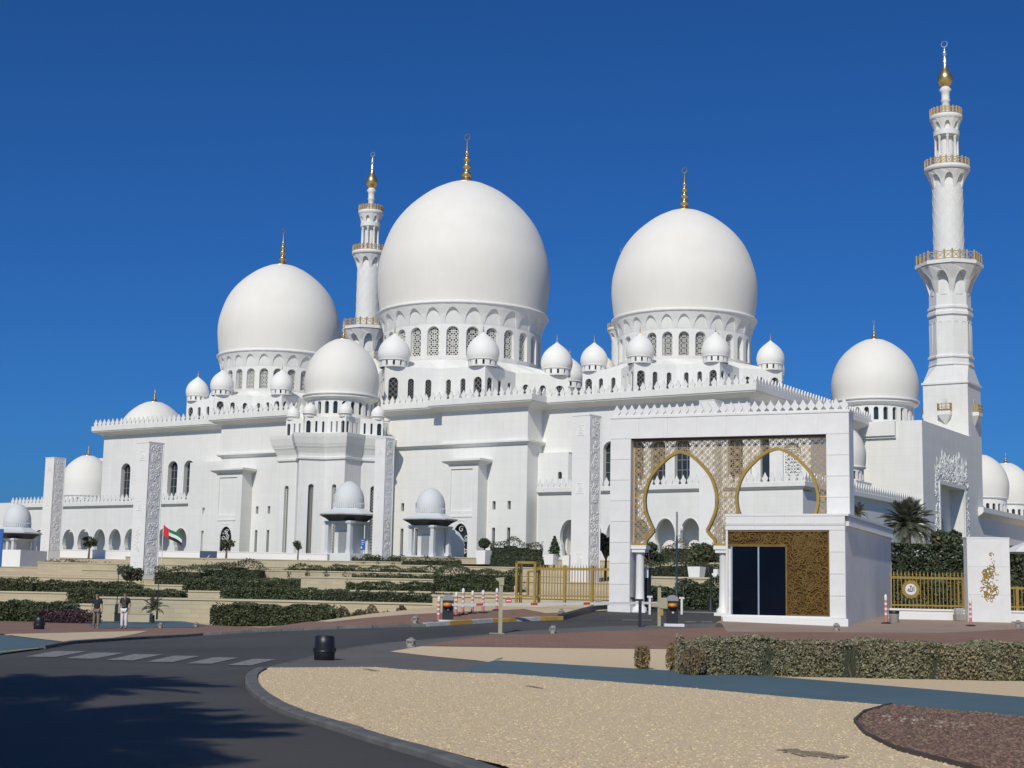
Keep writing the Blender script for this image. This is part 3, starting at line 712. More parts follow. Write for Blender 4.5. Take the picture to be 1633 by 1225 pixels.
star_ring(mb, TW, [(10.6, 24.5), (11.0, 24.55), (11.05, 24.9), (10.7, 25.0), (10.85, 25.6), (11.3, 26.4), (11.55, 26.7), (11.6, 26.85), (11.8, 27.2), (12.2, 28.3), (12.3, 28.9), (8.5, 28.95)])
tower = mb.build('mihrab_tower', 'hall_marble', hall)
star_walls(hall, TW, 9.5, 28.9, 32.0, [(.16, .75, .15), (.5, .36, 0), (.8, .36, 0)], 29.3, 31.2, .3, .35, 'star_base', None, 'window_glass')
d = dome_parts(hall, 'tower_dome', TW, 6.6, 36.0, 10.7, 3.9, 'dome_mosaic', seg=72)
mb = MB(); n = 24; rd = 5.9; step = 2 * math.pi / n; hw = step * rd / 2
for k in range(n):
    t0 = k * step
    f = lambda s, z, dp: ((rd - dp) * math.cos(t0 + s / rd), (rd - dp) * math.sin(t0 + s / rd), z)
    hole = arch(0, hw * 1.0, -3.2, -1.0, 'round', 8)
    mb.panel([(-hw, -4.2), (0, -4.2), (hw, -4.2), (hw, -.4), (0, -.4), (-hw, -.4)], [hole], f, .5)
    mb.add([f(x, z, .5) for x, z in hole], [tuple(range(len(hole)))], 1)
    mb.box(-.01, .01, -.01, .01, 0, .01)
mb.lathe([(rd, -.6), (rd + .2, -.5), (rd + .75, -.3), (rd + .8, -.1), (rd + .6, .0), (rd + .62, .12), (rd + .95, .2), (rd + .95, .42), (rd + .5, .5)], 72)
mb.build('drum', ['hall_marble', 'window_glass'], d)
for k in range(8):
    t = R(45 * k); s = dome_parts(hall, 'small_dome', (TW[0] + 8.35 * math.cos(t), TW[1] + 8.35 * math.sin(t)), 1.22, 32.4, 2.1, .75, 'small_dome_mosaic', pointed=True, seg=28, cap=False)
    q = MB(); q.lathe([(1.1, -.5), (1.1, 0), (1.3, .03), (1.3, .12), (1.0, .16)], 28); q.build('small_drum', 'hall_marble', s)
# ================================================================== low arcades along the front and the right-hand side
def arcade(name, label, u0, u1, v, us, zt=18.2, cat='arcade', kind='horse', w=3.5, zb=8.0, za=13.9, side=None):
    root = thing(name, label, cat, O, -PHI); mb = MB(); f = fm_front(v)
    mb.panel(rect(u0, u1, Z0, zt), [arch(u, w, zb, za, kind, 14) for u in us], f, .8)
    mb.box(u0, u1, v + 3.4, v + 3.45, 6, 7.8); mb.box(u0, u1, v + .1, v + 3.4, zt - .3, zt)
    if side:
        mb.panel(rect(v, side, Z0, zt), [], fm_right(u1), 0)
    mb.box(u0, u1, v + .05, v + 3.4, 6.5, 7.9)
    mb.build('wall', 'hall_marble', root)
    for u in us:                               # moulded ring round each opening
        m = MB(); a = arch(u, w, zb, za, kind, 14); b = arch(u, w + .34, zb, za + .17, kind, 14)
        m.add([(x, v - .06, z) for x, z in a] + [(x, v - .06, z) for x, z in b], [(i, i + 1, len(a) + i + 1, len(a) + i) for i in range(len(a) - 1)])
        m.add([(x, v - .06, z) for x, z in b] + [(x, v + .02, z) for x, z in b], [(i, i + 1, len(b) + i + 1, len(b) + i) for i in range(len(b) - 1)])
        m.build('arch_ring', 'hall_marble', root)
    mb = MB(); pl = [(u0, v), (u1, v)] + ([(u1, side)] if side else [])
    line, z = cornice(mb, pl, zt, .5, .38, .7); mb.build('cornice', 'hall_marble', root); crenel(root, MER_ARC, line, z - .02, 1.12)
    return root
arcade('arcade', 'long low white arcade with horseshoe arches below the left end of the hall', -95, -42.7, -28.4, [-90.6, -86, -81.5, -77, -72.5, -67.9, -63.4, -58.9, -54.4, -49.9, -45.3])
AR = arcade('arcade', 'low white arcade with horseshoe arches seen through the gate, right of the middle', 36.0, 82.0, -28.6, [42.0, 46.3, 50.6, 54.9, 59.3, 63.6, 67.9, 72.2, 76.5], zt=18.6, za=14.5, side=24)
# hall's left end: low flat-roofed range behind the left arcade with two domes
lw = thing('domed_range', 'flat white range at far left carrying two cream domes with gold finials', 'building', O, -PHI)
mb = MB(); mb.box(-130, -72.2, -20, 40, 4, 20.4); mb.box(-114, -97, 6, 26, 20.3, 32.6); mb.build('wall', 'hall_marble', lw)
d = dome_parts(lw, 'dome', (-93, -10.5), 5.6, 22.3, 8.9, 2.6, 'dome_mosaic')
def ringdrum(d, r, n, h=1.7):
    mb = MB(); step = 2 * math.pi / n; hw = step * r / 2
    for k in range(n):
        t0 = k * step; f = lambda s, z, dp: ((r - dp) * math.cos(t0 + s / r), (r - dp) * math.sin(t0 + s / r), z)
        hole = arch(0, hw * 1.05, -h * .86, -h * .3, 'round', 6)
        mb.panel([(-hw, -h), (0, -h), (hw, -h), (hw, 0), (0, 0), (-hw, 0)], [hole], f, .3); mb.add([f(x, z, .3) for x, z in hole], [tuple(range(len(hole)))], 1)
    mb.lathe([(r, -.3), (r + .35, -.15), (r + .35, .1), (r - .1, .15)], 48)
    mb.build('drum', ['hall_marble', 'dark_void'], d)
ringdrum(d, 5.0, 24, 2.0)
d = dome_parts(lw, 'dome', (-100, 15), 8.3, 34.0, 12.6, 3.8, 'dome_mosaic'); ringdrum(d, 7.6, 24, 2.2)
# right-hand block with the carved portal
pb = thing('portal_building', 'tall plain white block with carved floral portal on its shaded right side', 'building', O, -PHI)
mb = MB(); ux = 83.3
mb.panel(rect(66, ux, Z0, 34.6), [], fm_front(24.0), 0)
pr = rect(33.6, 48.8, 5.5, 23.9)
mb.panel(rect(24.0, 58, Z0, 34.6), [pr], fm_right(ux), 2.6)
mb.add([(66, 24, 34.6), (ux, 24, 34.6), (ux, 58, 34.6), (66, 58, 34.6)], [(0, 1, 2, 3)])
mb.panel(rect(66, ux, Z0, 34.6), [], lambda s, z, d: (s, 58, z), 0)
mb.panel(rect(33.6, 48.8, 5.5, 23.9), [arch(40.2, 8.6, 6, 19.8, 'pointed', 16)], fm_right(ux - 2.6), 2.2)
mb.prism(arch(40.2, 8.7, 6, 19.9, 'pointed', 16), lambda s, z, d: (ux - 2.6 - d, s, z), 2.2, 2.3)
mb.build('wall', 'hall_marble', pb)
m2 = MB(); m2.box(66, 78.6, 23.2, 24.05, 32.0, 34.58); m2.box(66, 78.6, 23.55, 24.02, 31.6, 32.0); m2.build('moulding', 'hall_marble', pb)
m3 = MB()
for a, b in ((33.0, 33.6), (48.8, 49.4)): m3.box(ux - .1, ux + .22, a, b, 5.5, 24.5)
m3.box(ux - .1, ux + .22, 33.6, 48.8, 23.9, 24.5)
a1 = arch(40.2, 8.6, 6, 19.8, 'pointed', 16); a2 = arch(40.2, 9.6, 6, 20.5, 'pointed', 16)
m3.add([(ux - 2.5, s, z) for s, z in a1] + [(ux - 2.5, s, z) for s, z in a2], [(i, i + 1, len(a1) + i + 1, len(a1) + i) for i in range(len(a1) - 1)])
for dz in (7.2, 8.4): m3.bar((ux - 3.4, 35.9, dz), (ux - 3.4, 44.5, dz), .12)
m3.build('portal_frame', 'hall_marble', pb)
def leaf2(mb, F, x, y, L, W, ang, t=.05):
    c, s = math.cos(ang), math.sin(ang); k = [(0, 0), (.25, .42), (.55, .5), (1, 0), (.6, -.35), (.25, -.4)]
    pts = [(x + c * a * L - s * b * W, y + s * a * L + c * b * W) for a, b in k]
    mid = (x + c * .5 * L, y + s * .5 * L)
    mb.add([F(*p, 0) for p in pts] + [F(*mid, -t)], [(i, (i + 1) % 6, 6) for i in range(6)])
def stem2(mb, F, pts, w, t=.06):
    n = len(pts)
    for i in range(n - 1):
        a, b = pts[i], pts[i + 1]; d = (b[0] - a[0], b[1] - a[1]); l = math.hypot(*d) or 1; nx, ny = -d[1] / l * w / 2, d[0] / l * w / 2
        mb.add([F(a[0] - nx, a[1] - ny, 0), F(a[0] + nx, a[1] + ny, 0), F(b[0] + nx, b[1] + ny, 0), F(b[0] - nx, b[1] - ny, 0),
                F(a[0] - nx * .6, a[1] - ny * .6, -t), F(a[0] + nx * .6, a[1] + ny * .6, -t), F(b[0] + nx * .6, b[1] + ny * .6, -t), F(b[0] - nx * .6, b[1] - ny * .6, -t)],
               [(4, 5, 6, 7), (0, 4, 7, 3), (1, 2, 6, 5), (0, 1, 5, 4), (2, 3, 7, 6)])
def vines(mb, F, inside, n, r0, r1, w, seed, t=.06, leaves=3):
    """curling stems with leaves filling a region; F maps (x, y, depth) to space"""
    rn = random.Random(seed); k = g = 0; xs, ys = inside.box
    while k < n and g < n * 60:
        g += 1
        x, y = rn.uniform(*xs), rn.uniform(*ys)
        if not inside(x, y): continue
        r = rn.uniform(r0, r1); q = rn.random() * 6.28; sg = rn.choice((-1, 1)); pts = []
        for i in range(13):
            rr = r * (1 - i / 13.5); a = q + sg * i * .5; pts.append((x + rr * math.cos(a), y + rr * math.sin(a)))
        if not all(inside(*p) for p in pts[::4]): continue
        k += 1; stem2(mb, F, pts, w, t)
        for _ in range(leaves):
            i = rn.randrange(0, 10); a = rn.random() * 6.28; leaf2(mb, F, pts[i][0], pts[i][1], r * rn.uniform(.5, 1.0), r * .4, a, t)
def region(fn, xs, ys): fn.box = (xs, ys); return fn
def around(s, z):
    if 33.0 < s < 49.4 and z < 24.6: return False
    top = 24.6 + 5.4 * (1 - ((s - 41.2) / 12.2) ** 2) + (1.8 * math.sin(s * 2.4))
    if z > 24.6: return 30.0 < s < 52.4 and z < top
    return 30.6 < s < 51.8
m4 = MB(); F = lambda s, z, d: (ux + .02 - d * 1.2, s, z)
vines(m4, F, region(around, (30, 52.5), (7, 31)), 170, .5, 1.15, .2, 4, .1, 4)
rn = random.Random(8)
for k in range(150):
    s, z = rn.uniform(31, 52), rn.uniform(24.6, 29.0)
    if around(s, z): leaf2(m4, F, s, z, rn.uniform(1.2, 2.6), .55, R(90) + rn.uniform(-.55, .55), .14)
m4.build('floral_carving', 'marble', pb)
d = dome_parts(pb, 'dome', (71.6, 33.0), 8.05, 39.0, 12.3, 3.9, 'dome_mosaic', seg=72)
mb = MB(); n = 26; rd = 7.1; step = 2 * math.pi / n; hw = step * rd / 2
for k in range(n):
    t0 = k * step
    f = lambda s, z, dp: ((rd - dp) * math.cos(t0 + s / rd), (rd - dp) * math.sin(t0 + s / rd), z)
    hole = arch(0, hw * 1.0, -3.6, -1.2, 'round', 8)
    mb.panel([(-hw, -5), (0, -5), (hw, -5), (hw, -.4), (0, -.4), (-hw, -.4)], [hole], f, .5)
    mb.add([f(x, z, .5) for x, z in hole], [tuple(range(len(hole)))], 1)
    ho = arch(0, hw * 1.3, -3.75, -1.02, 'round', 8); mb.add([f(x, z, -.08) for x, z in hole] + [f(x, z, -.08) for x, z in ho], [(i, i + 1, len(ho) + i + 1, len(ho) + i) for i in range(len(ho) - 1)])
mb.lathe([(rd, -.7), (rd + .25, -.6), (rd + .8, -.3), (rd + .85, -.1), (rd + .65, .0), (rd + .7, .15), (rd + 1.05, .22), (rd + 1.05, .45), (rd + .5, .55)], 72)
mb.build('drum', ['hall_marble', 'window_glass'], d)
# court range that runs back on the right, with two more domes
cr = thing('court_range', 'low shaded white range at far right with two cream domes above it', 'building', O, -PHI)
mb = MB(); mb.box(58, 83, 58.05, 175, Z0, 19.6); mb.build('wall', 'hall_marble', cr)
mb = MB(); line, z = cornice(mb, [(83, 58.05), (83, 175)], 19.3, 1.2, .9, 1.0); mb.box(58, 83, 58.1, 175, 20.9, 21.2); mb.build('cornice', 'hall_marble', cr)
d = dome_parts(cr, 'dome', (73.3, 96), 6.0, 25.6, 9.6, 2.9, 'dome_mosaic'); ringdrum(d, 5.4, 24, 4.4)
d = dome_parts(cr, 'dome', (73.3, 117), 6.0, 25.6, 9.6, 2.9, 'dome_mosaic'); ringdrum(d, 5.4, 24, 4.4)
# small cream dome over the right-hand arcade roof, half hidden by the gate
sd = thing('domed_turret', 'low white turret with cream dome, half hidden behind the right leg of the gate', 'turret', site(77.7, -0.5), -PHI)
mb = MB(); mb.box(-3.6, 3.6, -3.6, 3.6, 18.2, 21.8); mb.build('wall', 'hall_marble', sd)
d = dome_parts(sd, 'dome', (0, 0), 3.8, 24.2, 7.0, 2.2, 'dome_mosaic'); ringdrum(d, 3.4, 20, 2.4)
# ================================================================== minarets
def octa(r, rot=R(22.5)): return [(r * math.cos(rot + R(45) * i), r * math.sin(rot + R(45) * i)) for i in range(8)]
def gallery(mb, rail, z, r, n, rot, hr=1.7):
    """slab with its railing"""
    mb.lathe([(r * .93, z - 1.0), (r, z - .75), (r, z - .08), (r * .97, z), (0.0, z)], n, rot=rot, smooth=(n > 12))
    m = n if n > 12 else 24
    ring = [(r * .95 * math.cos(rot + 2 * math.pi * i / m) if n > 12 else 0, 0) for i in range(m)]
    P = []
    if n > 12: P = [(r * .95 * math.cos(2 * math.pi * i / 24), r * .95 * math.sin(2 * math.pi * i / 24)) for i in range(24)]
    else:
        c = [(r * .94 * math.cos(rot + R(45) * i), r * .94 * math.sin(rot + R(45) * i)) for i in range(8)]
        for i in range(8):
            for k in range(3): P.append((c[i][0] + (c[(i + 1) % 8][0] - c[i][0]) * k / 3, c[i][1] + (c[(i + 1) % 8][1] - c[i][1]) * k / 3))
    for i, p in enumerate(P):
        q = P[(i + 1) % len(P)]
        rail.bar((*p, z), (*p, z + hr * 1.18), .3)
        for h in (.12, .95): rail.bar((*p, z + hr * h), (*q, z + hr * h), .15)
        rail.bar((*p, z + hr * .12), (*q, z + hr * .95), .11); rail.bar((*q, z + hr * .12), (*p, z + hr * .95), .11)
def flare_arches(mb, z0, z1, r0, r1, n, rot=0.0, w=.78):
    """ring of pointed hoods that carries a gallery"""
    st = 2 * math.pi / n; hw = st / 2
    for k in range(n):
        t0 = rot + k * st
        def g(s, z, dp): 
            q = r0 + (r1 - r0) * max(0, (z - z0) / (z1 - z0)) ** 1.4 - dp; return (q * math.cos(t0 + s), q * math.sin(t0 + s), z)
        za = z0 + (z1 - z0) * .80; arc = [(hw * w * (-1 + i / 5), z0 + .01 + (za - z0) * (1 - abs(-1 + i / 5) ** 2.2) ** .55) for i in range(11)]
        mb.panel([(-hw, z0)] + arc + [(hw, z0), (hw, (z0 + z1) / 2), (hw, z1), (0, z1), (-hw, z1), (-hw, (z0 + z1) / 2)], [], g, 0)
        inn = [((r0 - .1) * math.cos(t0 + s), (r0 - .1) * math.sin(t0 + s), z) for s, z in arc]; m = len(arc)
        mb.add([g(*p, 0) for p in arc] + inn, [(i, i + 1, m + i + 1, m + i) for i in range(m - 1)])
    mb.lathe([(r0 - .1, z0 - .3), (r0 - .1, z1)], 48)
def minaret(u, v, label):
    root = thing('minaret', label, 'minaret', site(u, v), -PHI)
    mb = MB(); h = 4.45
    mb.box(-h, h, -h, h, 18, 45.6)
    mb.frustum((-h - .25, h + .25, -h - .25, h + .25, 45.6), (-h - .25, h + .25, -h - .25, h + .25, 46.0))
    sq = [(-h, -h), (h, -h), (h, h), (-h, h)]; oc = octa(4.25)
    # splayed foot: square below, octagon above
    base = []
    for i in range(8):
        x, y = oc[i]; base.append((h if x > 0 else -h, h if y > 0 else -h))
    mb.add([(x, y, 46.0) for x, y in base] + [(x, y, 49.6) for x, y in oc], [(i, (i + 1) % 8, 8 + (i + 1) % 8, 8 + i) for i in range(8)])
    mb.lathe([(4.25, 49.5), (4.5, 49.55), (4.5, 49.85), (4.3, 50.0), (4.3, 51.0), (4.55, 51.1), (4.55, 51.45), (4.2, 51.7), (4.15, 59.6), (4.5, 59.8), (4.5, 60.4), (4.25, 60.6), (4.25, 61.0), (4.45, 61.1), (4.45, 61.5), (4.12, 61.7), (4.1, 64.4)], 8, rot=R(22.5), smooth=False)
    mb.build('shaft_base', 'hall_marble', root)
    bl = MB()                                   # blind arched panels on the octagon
    ap = 4.15 * math.cos(R(22.5))
    for i in range(8):
        t = R(45) * i; c, s = math.cos(t), math.sin(t)
        F = lambda x, z, d: (c * (ap + .02 - d) - s * x, s * (ap + .02 - d) + c * x, z)
        for x in (-.85, .85):
            a = arch(x, 1.0, 52.6, 58.4, 'round', 8); b = arch(x, 1.22, 52.5, 58.5, 'round', 8)
            bl.add([F(*p, -.06) for p in a] + [F(*p, -.06) for p in b] + [F(*p, .05) for p in b], [(i_, i_ + 1, len(a) + i_ + 1, len(a) + i_) for i_ in range(len(a) - 1)] + [(len(a) + i_, len(a) + i_ + 1, 2 * len(a) + i_ + 1, 2 * len(a) + i_) for i_ in range(len(a) - 1)])
    bl.build('blind_arches', 'hall_marble', root)
    b1 = MB(); flare_arches(b1, 64.2, 69.6, 4.0, 6.35, 8, rot=0); rail = MB(); gallery(b1, rail, 70.6, 6.75, 8, R(22.5))
    b1.build('lower_gallery', 'hall_marble', root); rail.build('railing', 'gold_lattice', root)
    b2 = MB(); b2.lathe([(3.02, 70.5), (3.02, 87)], 40); b2.lathe([(3.4, 70.6), (3.35, 71.6), (3.05, 71.8)], 40)
    for sg in (-1, 1):                          # raised diamond net round the round shaft
        for k in range(10):
            pts = [(3.03 * math.cos(2 * math.pi * k / 10 + sg * i * .14), 3.03 * math.sin(2 * math.pi * k / 10 + sg * i * .14), 71.8 + 14.6 * i / 24) for i in range(25)]
            for a, b in zip(pts, pts[1:]): b2.bar(a, b, .11, .05, (a[0], a[1], 0))
    b2.build('diamond_shaft', 'hall_marble', root)
    b3 = MB(); flare_arches(b3, 86.2, 89.8, 3.0, 4.3, 8, rot=R(22.5)); rail = MB(); gallery(b3, rail, 90.9, 4.55, 40, 0, 1.35)
    b3.build('middle_gallery', 'hall_marble', root); rail.build('railing', 'gold_lattice', root)
    b4 = MB(); b4.lathe([(1.5, 90.8), (1.5, 98.5)], 20); b4.lathe([(2.6, 97.6), (2.6, 98.6)], 24)
    b4.build('lantern_core', 'hall_marble', root)
    colm = MB(); colm.lathe([(.36, 0), (.36, .3), (.26, .4), (.26, 6.0), (.36, 6.2), (.36, 6.7)], 10); cm = colm.mesh('column', 'hall_marble')
    for i in range(8): place('column', cm, root, (2.15 * math.cos(R(45) * i + .39), 2.15 * math.sin(R(45) * i + .39), 90.9))
    b5 = MB(); flare_arches(b5, 97.6, 101.0, 2.25, 3.1, 8, rot=R(22.5), w=.7); rail = MB(); gallery(b5, rail, 101.9, 3.25, 40, 0, 1.25)
    b5.build('upper_gallery', 'hall_marble', root); rail.build('railing', 'gold_lattice', root)
    b6 = MB(); b6.lathe([(1.5, 101.8), (1.1, 102.6), (.8, 103.6), (.78, 105.0), (1.0, 105.3), (.78, 105.6), (.85, 107.0), (1.25, 107.6), (.6, 108.4)], 24); b6.build('spire', 'hall_marble', root)
    b7 = MB(); b7.lathe([(.7, 108.1), (1.35, 109.0), (1.62, 109.9), (1.4, 110.9), (.75, 111.8), (.5, 112.6), (.42, 113.0)], 28); b7.build('gold_ball', 'gold', root)
    b8 = MB(); b8.lathe([(.42, 112.9), (.4, 114.4), (.22, 114.7), (.3, 115.0), (.5, 115.4), (.3, 115.9), (.15, 116.3), (.12, 116.8), (0, 116.9)], 16); crescent(b8, (0, 0, 117.5), .62, .22); b8.build('finial', 'silver', root)
    # balconies on the square foot
    for c, s in ((0, -1), (1, 0), (0, 1), (-1, 0)):
        F = lambda x, y, z: (c * (h + y) - s * x, s * (h + y) + c * x, z)
        m = MB(); z = 39.4
        m.add([F(-1.3, 0, z), F(1.3, 0, z), F(1.3, 1.2, z), F(-1.3, 1.2, z), F(-1.3, 0, z + .7), F(1.3, 0, z + .7), F(1.3, 1.2, z + .7), F(-1.3, 1.2, z + .7), F(0, 0, z - 2.0)], [(4, 5, 6, 7), (0, 1, 5, 4), (1, 2, 6, 5), (2, 3, 7, 6), (3, 0, 4, 7), (0, 3, 8), (3, 2, 8), (2, 1, 8)])
        bal = m.build('balcony', 'hall_marble', root)
        r_ = MB()
        for a, b in (((-1.25, 0), (-1.25, 1.15)), ((-1.25, 1.15), (1.25, 1.15)), ((1.25, 1.15), (1.25, 0))):
            for hh in (.1, .75, 1.4): r_.bar(F(*a, z + .7 + hh), F(*b, z + .7 + hh), .13)
            for k in range(4): q = (a[0] + (b[0] - a[0]) * k / 3, a[1] + (b[1] - a[1]) * k / 3); r_.bar(F(*q, z + .7), F(*q, z + 2.3), .13)
        r_.build('balcony_railing', 'gold_lattice', bal)
        dn = MB(); dn.prism(arch(0, 1.0, z + .7, z + 3.4, 'round', 8), lambda x, zz, d: F(x, .04 - d, zz), 0, .1); dn.build('balcony_door', 'grille_stone', bal)
    return root
minaret(77.9, 60.5, 'tallest-looking white minaret at right with three gold-railed galleries and gold ball')
minaret(-75.5, 64.5, 'white minaret rising between the left dome and the great middle dome')
minaret(-70.3, 192, 'far white minaret almost wholly hidden behind the left edge of the right dome')
# ================================================================== carved light pillars
def pillar(px, yt, yb, Y, s, label, bottom_carve=False, rz=-PHI - R(5)):
    top = at(px, yt, Y); base = at(px - (yb - yt) * math.tan(ROLL), yb, Y); z0, z1 = base.z, top.z
    root = thing('light_pillar', label, 'pillar', (top.x, Y, 0), rz, 'tall carved light pillars'); h = s / 2
    mb = MB(); mb.box(-h, h, -h, h, z0 - 3.0, z1 - .06); mb.box(-h - .04, h + .04, -h - .04, h + .04, z1 - .06, z1 + .06)
    for k in range(1, 7):
        z = z0 + (z1 - z0) * k / 7; mb.box(-h - .012, h + .012, -h - .012, h + .012, z - .012, z + .012)
    mb.build('shaft', 'pillar_marble', root)
    H = z1 - z0
    # carved stack of panels on the right face
    F = lambda x, z, d: (h + .012 - d, x, z)
    bk = MB(); bk.box(h + .004, h + .010, -h * .93, h * .93, z0, z1 - .1); bk.build('carved_ground', 'carved_marble', root)
    fr = MB(); cv = MB(); z = z1 - .15
    for x in (-h * .95, h * .95): fr.bar((h + .02, x, z0), (h + .02, x, z1 - .1), .09 * s / 2, .07)
    seq = [1.1, .75, 3.1, .8, 1.1, .75, 3.1, .75, 1.1, .8]; tot = sum(seq); i = 0
    for q in seq:
        hh = q / tot * (H - .2); w = h * (.72 if q > .9 else .5)
        for a, b in (((-w, z), (w, z)), ((w, z), (w, z - hh + .08)), ((w, z - hh + .08), (-w, z - hh + .08)), ((-w, z - hh + .08), (-w, z))):
            fr.bar(F(*a, .02), F(*b, .02), .07 * s / 2, .08)
        zc = z - hh / 2
        vines(cv, F, region(lambda x, y, zc=zc, w=w, hh=hh: abs(x) < w * .9 and abs(y - zc) < hh * .44, (-w, w), (zc - hh / 2, zc + hh / 2)), int(4 + 7 * q), .14 * s / 2, .30 * s / 2, .05 * s / 2, i + int(px), .05, 3)
        z -= hh; i += 1
    fr.build('panel_frames', 'carved_relief', root); cv.build('panel_carving', 'carved_relief', root)
    # small square rosettes on the front face
    F2 = lambda x, z, d: (x, -h - .008 + d, z)
    for k, fz in enumerate((.90, .52, .06)):
        zc = z0 + H * fz; q = h * .40; m = MB()
        m.add([F2(*p, 0) for p in rect(-q, q, zc - q * 1.2, zc + q * 1.2)], [(0, 1, 2, 3)], 1)
        for a, b in (((-q, -q * 1.2), (q, -q * 1.2)), ((q, -q * 1.2), (q, q * 1.2)), ((q, q * 1.2), (-q, q * 1.2)), ((-q, q * 1.2), (-q, -q * 1.2))): m.bar(F2(a[0], zc + a[1], -.01), F2(b[0], zc + b[1], -.01), .05 * s / 2, .05)
        for j in range(8):
            t = R(45) * j; m.bar(F2(0, zc, -.01), F2(q * .8 * math.cos(t), zc + q * .9 * math.sin(t), -.01), .06 * s / 2, .05); t2 = t + R(45)
            for rr in (.45, .8): m.bar(F2(q * rr * math.cos(t), zc + q * rr * 1.1 * math.sin(t), -.01), F2(q * rr * math.cos(t2), zc + q * rr * 1.1 * math.sin(t2), -.01), .05 * s / 2, .05)
        m.build('rosette', ['carved_relief', 'carved_marble'], root)
    if bottom_carve:
        m = MB(); vines(m, F2, region(lambda x, y: abs(x) < h * .42 and z0 + H * .17 < y < z0 + H * .36, (-h * .5, h * .5), (z0 + H * .15, z0 + H * .37)), 16, .16, .3, .055, 3, .05, 4); m.build('front_carving', 'carved_relief', root)
    return root
pillar(89, 731, 878, 218, 2.0, 'farthest carved white pillar, beside the small domed kiosk at far left')
pillar(240, 707, 917, 158, 2.0, 'carved white pillar standing among the terrace hedges behind the two men', True)
pillar(614, 700, 890, 223, 2.0, 'carved white pillar between the two domed kiosks in front of the tower')
pillar(936, 664, 906, 146, 2.0, 'carved white pillar just left of the gate, behind the gold fence')
pillar(1134, 640, 880, 205, 2.35, 'white pillar seen through the left arch of the gate')
# ================================================================== domed kiosks
def kiosk(X, Y, zb, s, label, rz=-PHI, door=True):
    root = thing('domed_kiosk', label, 'kiosk', (X, Y, zb), rz, 'small white domed kiosks'); k = s
    mb = MB(); mb.box(-3.0 * k, 3.0 * k, -3.0 * k, 3.0 * k, -2.0, .25); mb.build('plinth', 'marble', root)
    cm = MB(); cm.box(-.42 * k, .42 * k, -.42 * k, .42 * k, .25, .75); cm.box(-.30 * k, .30 * k, -.30 * k, .30 * k, .75, 4.75 * k); cm.box(-.4 * k, .4 * k, -.4 * k, .4 * k, 4.55 * k, 4.95 * k)
    cm = cm.mesh('column', 'blue_stucco')
    for x in (-2.1, 2.1):
        for y in (-2.1, 2.1): place('column', cm, root, (x * k, y * k, 0))
    for x in (-.7, .7): place('column', cm, root, (x * k, -2.1 * k, 0)) if not door else None
    w = MB(); w.box(-1.5 * k, 1.5 * k, -1.2 * k, 2.0 * k, .25, 4.8 * k); w.build('cabin', 'blue_stucco', root)
    if door:
        d = MB(); d.box(-.75 * k, .75 * k, -1.26 * k, -1.2 * k, .25, 3.6 * k); d.build('door', 'grey_metal', root)
    rf = MB()
    rf.lathe([(2.7 * k, 4.85 * k), (2.75 * k, 4.95 * k), (3.0 * k, 5.1 * k), (3.6 * k, 5.55 * k), (4.45 * k, 5.9 * k), (4.5 * k, 6.05 * k), (3.7 * k, 6.3 * k), (2.7 * k, 6.75 * k), (2.4 * k, 6.95 * k)], 8, rot=R(22.5), smooth=False)
    rf.box(-2.6 * k, 2.6 * k, -2.6 * k, 2.6 * k, 4.7 * k, 5.0 * k); rf.build('flared_roof', 'blue_stucco', root)
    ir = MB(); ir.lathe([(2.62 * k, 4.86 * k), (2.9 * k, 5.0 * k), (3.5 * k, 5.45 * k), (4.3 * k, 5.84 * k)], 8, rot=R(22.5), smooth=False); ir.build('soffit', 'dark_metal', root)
    pr = onion(2.3 * k, 3.95 * k, pointed=False); pr = [(r, z) for r, z in pr if r > 2.3 * k * .17] + [(0.02, 4.05 * k)]
    dm = MB(); dm.lathe(pr, 44, (0, 0, 7.0 * k)); dm.build('dome', 'blue_stucco', root)
    ri = MB()
    for i in range(40):
        t = R(9) * i; ri.bar((2.27 * k * math.cos(t), 2.27 * k * math.sin(t), 6.95 * k), (2.31 * k * math.cos(t), 2.31 * k * math.sin(t), 7.75 * k), .15 * k, .12 * k, (math.cos(t), math.sin(t), 0))
    ri.build('dome_ribs', 'blue_stucco', root)
    return root
kiosk(-24.0, 225, 7.55, 1.0, 'small domed kiosk with flared roof beside the blue sign, in front of the tower')
kiosk(-11.6, 222, 7.35, .93, 'small domed kiosk with flared roof in front of the arched portal, right of the pillar')
kiosk(-64.3, 197.5, 4.3, .76, 'small domed kiosk on a white block at the far left edge', door=False)
m = MB(); m.box(-5.6, 3.3, -3.0, 2.2, 0, 3.2); tag(m.build('plinth_block', 'marble', None, (-62.0, 190, 3.2), -R(20)), 'plain white block that carries the far left kiosk', 'plinth')
m = MB(); m.prism([(0, 0), (3.1, 0), (3.1, 3.0), (2.2, 4.1), (1.4, 4.6), (.6, 4.6), (0, 4.2)], lambda x, z, d: (x, d, z), 0, 3.5); tag(m.build('stair_shelter', 'blue_stucco', None, (-11.2, 226, 7.2), -PHI), 'plain curved-top shelter wall directly behind the second kiosk', 'shelter')
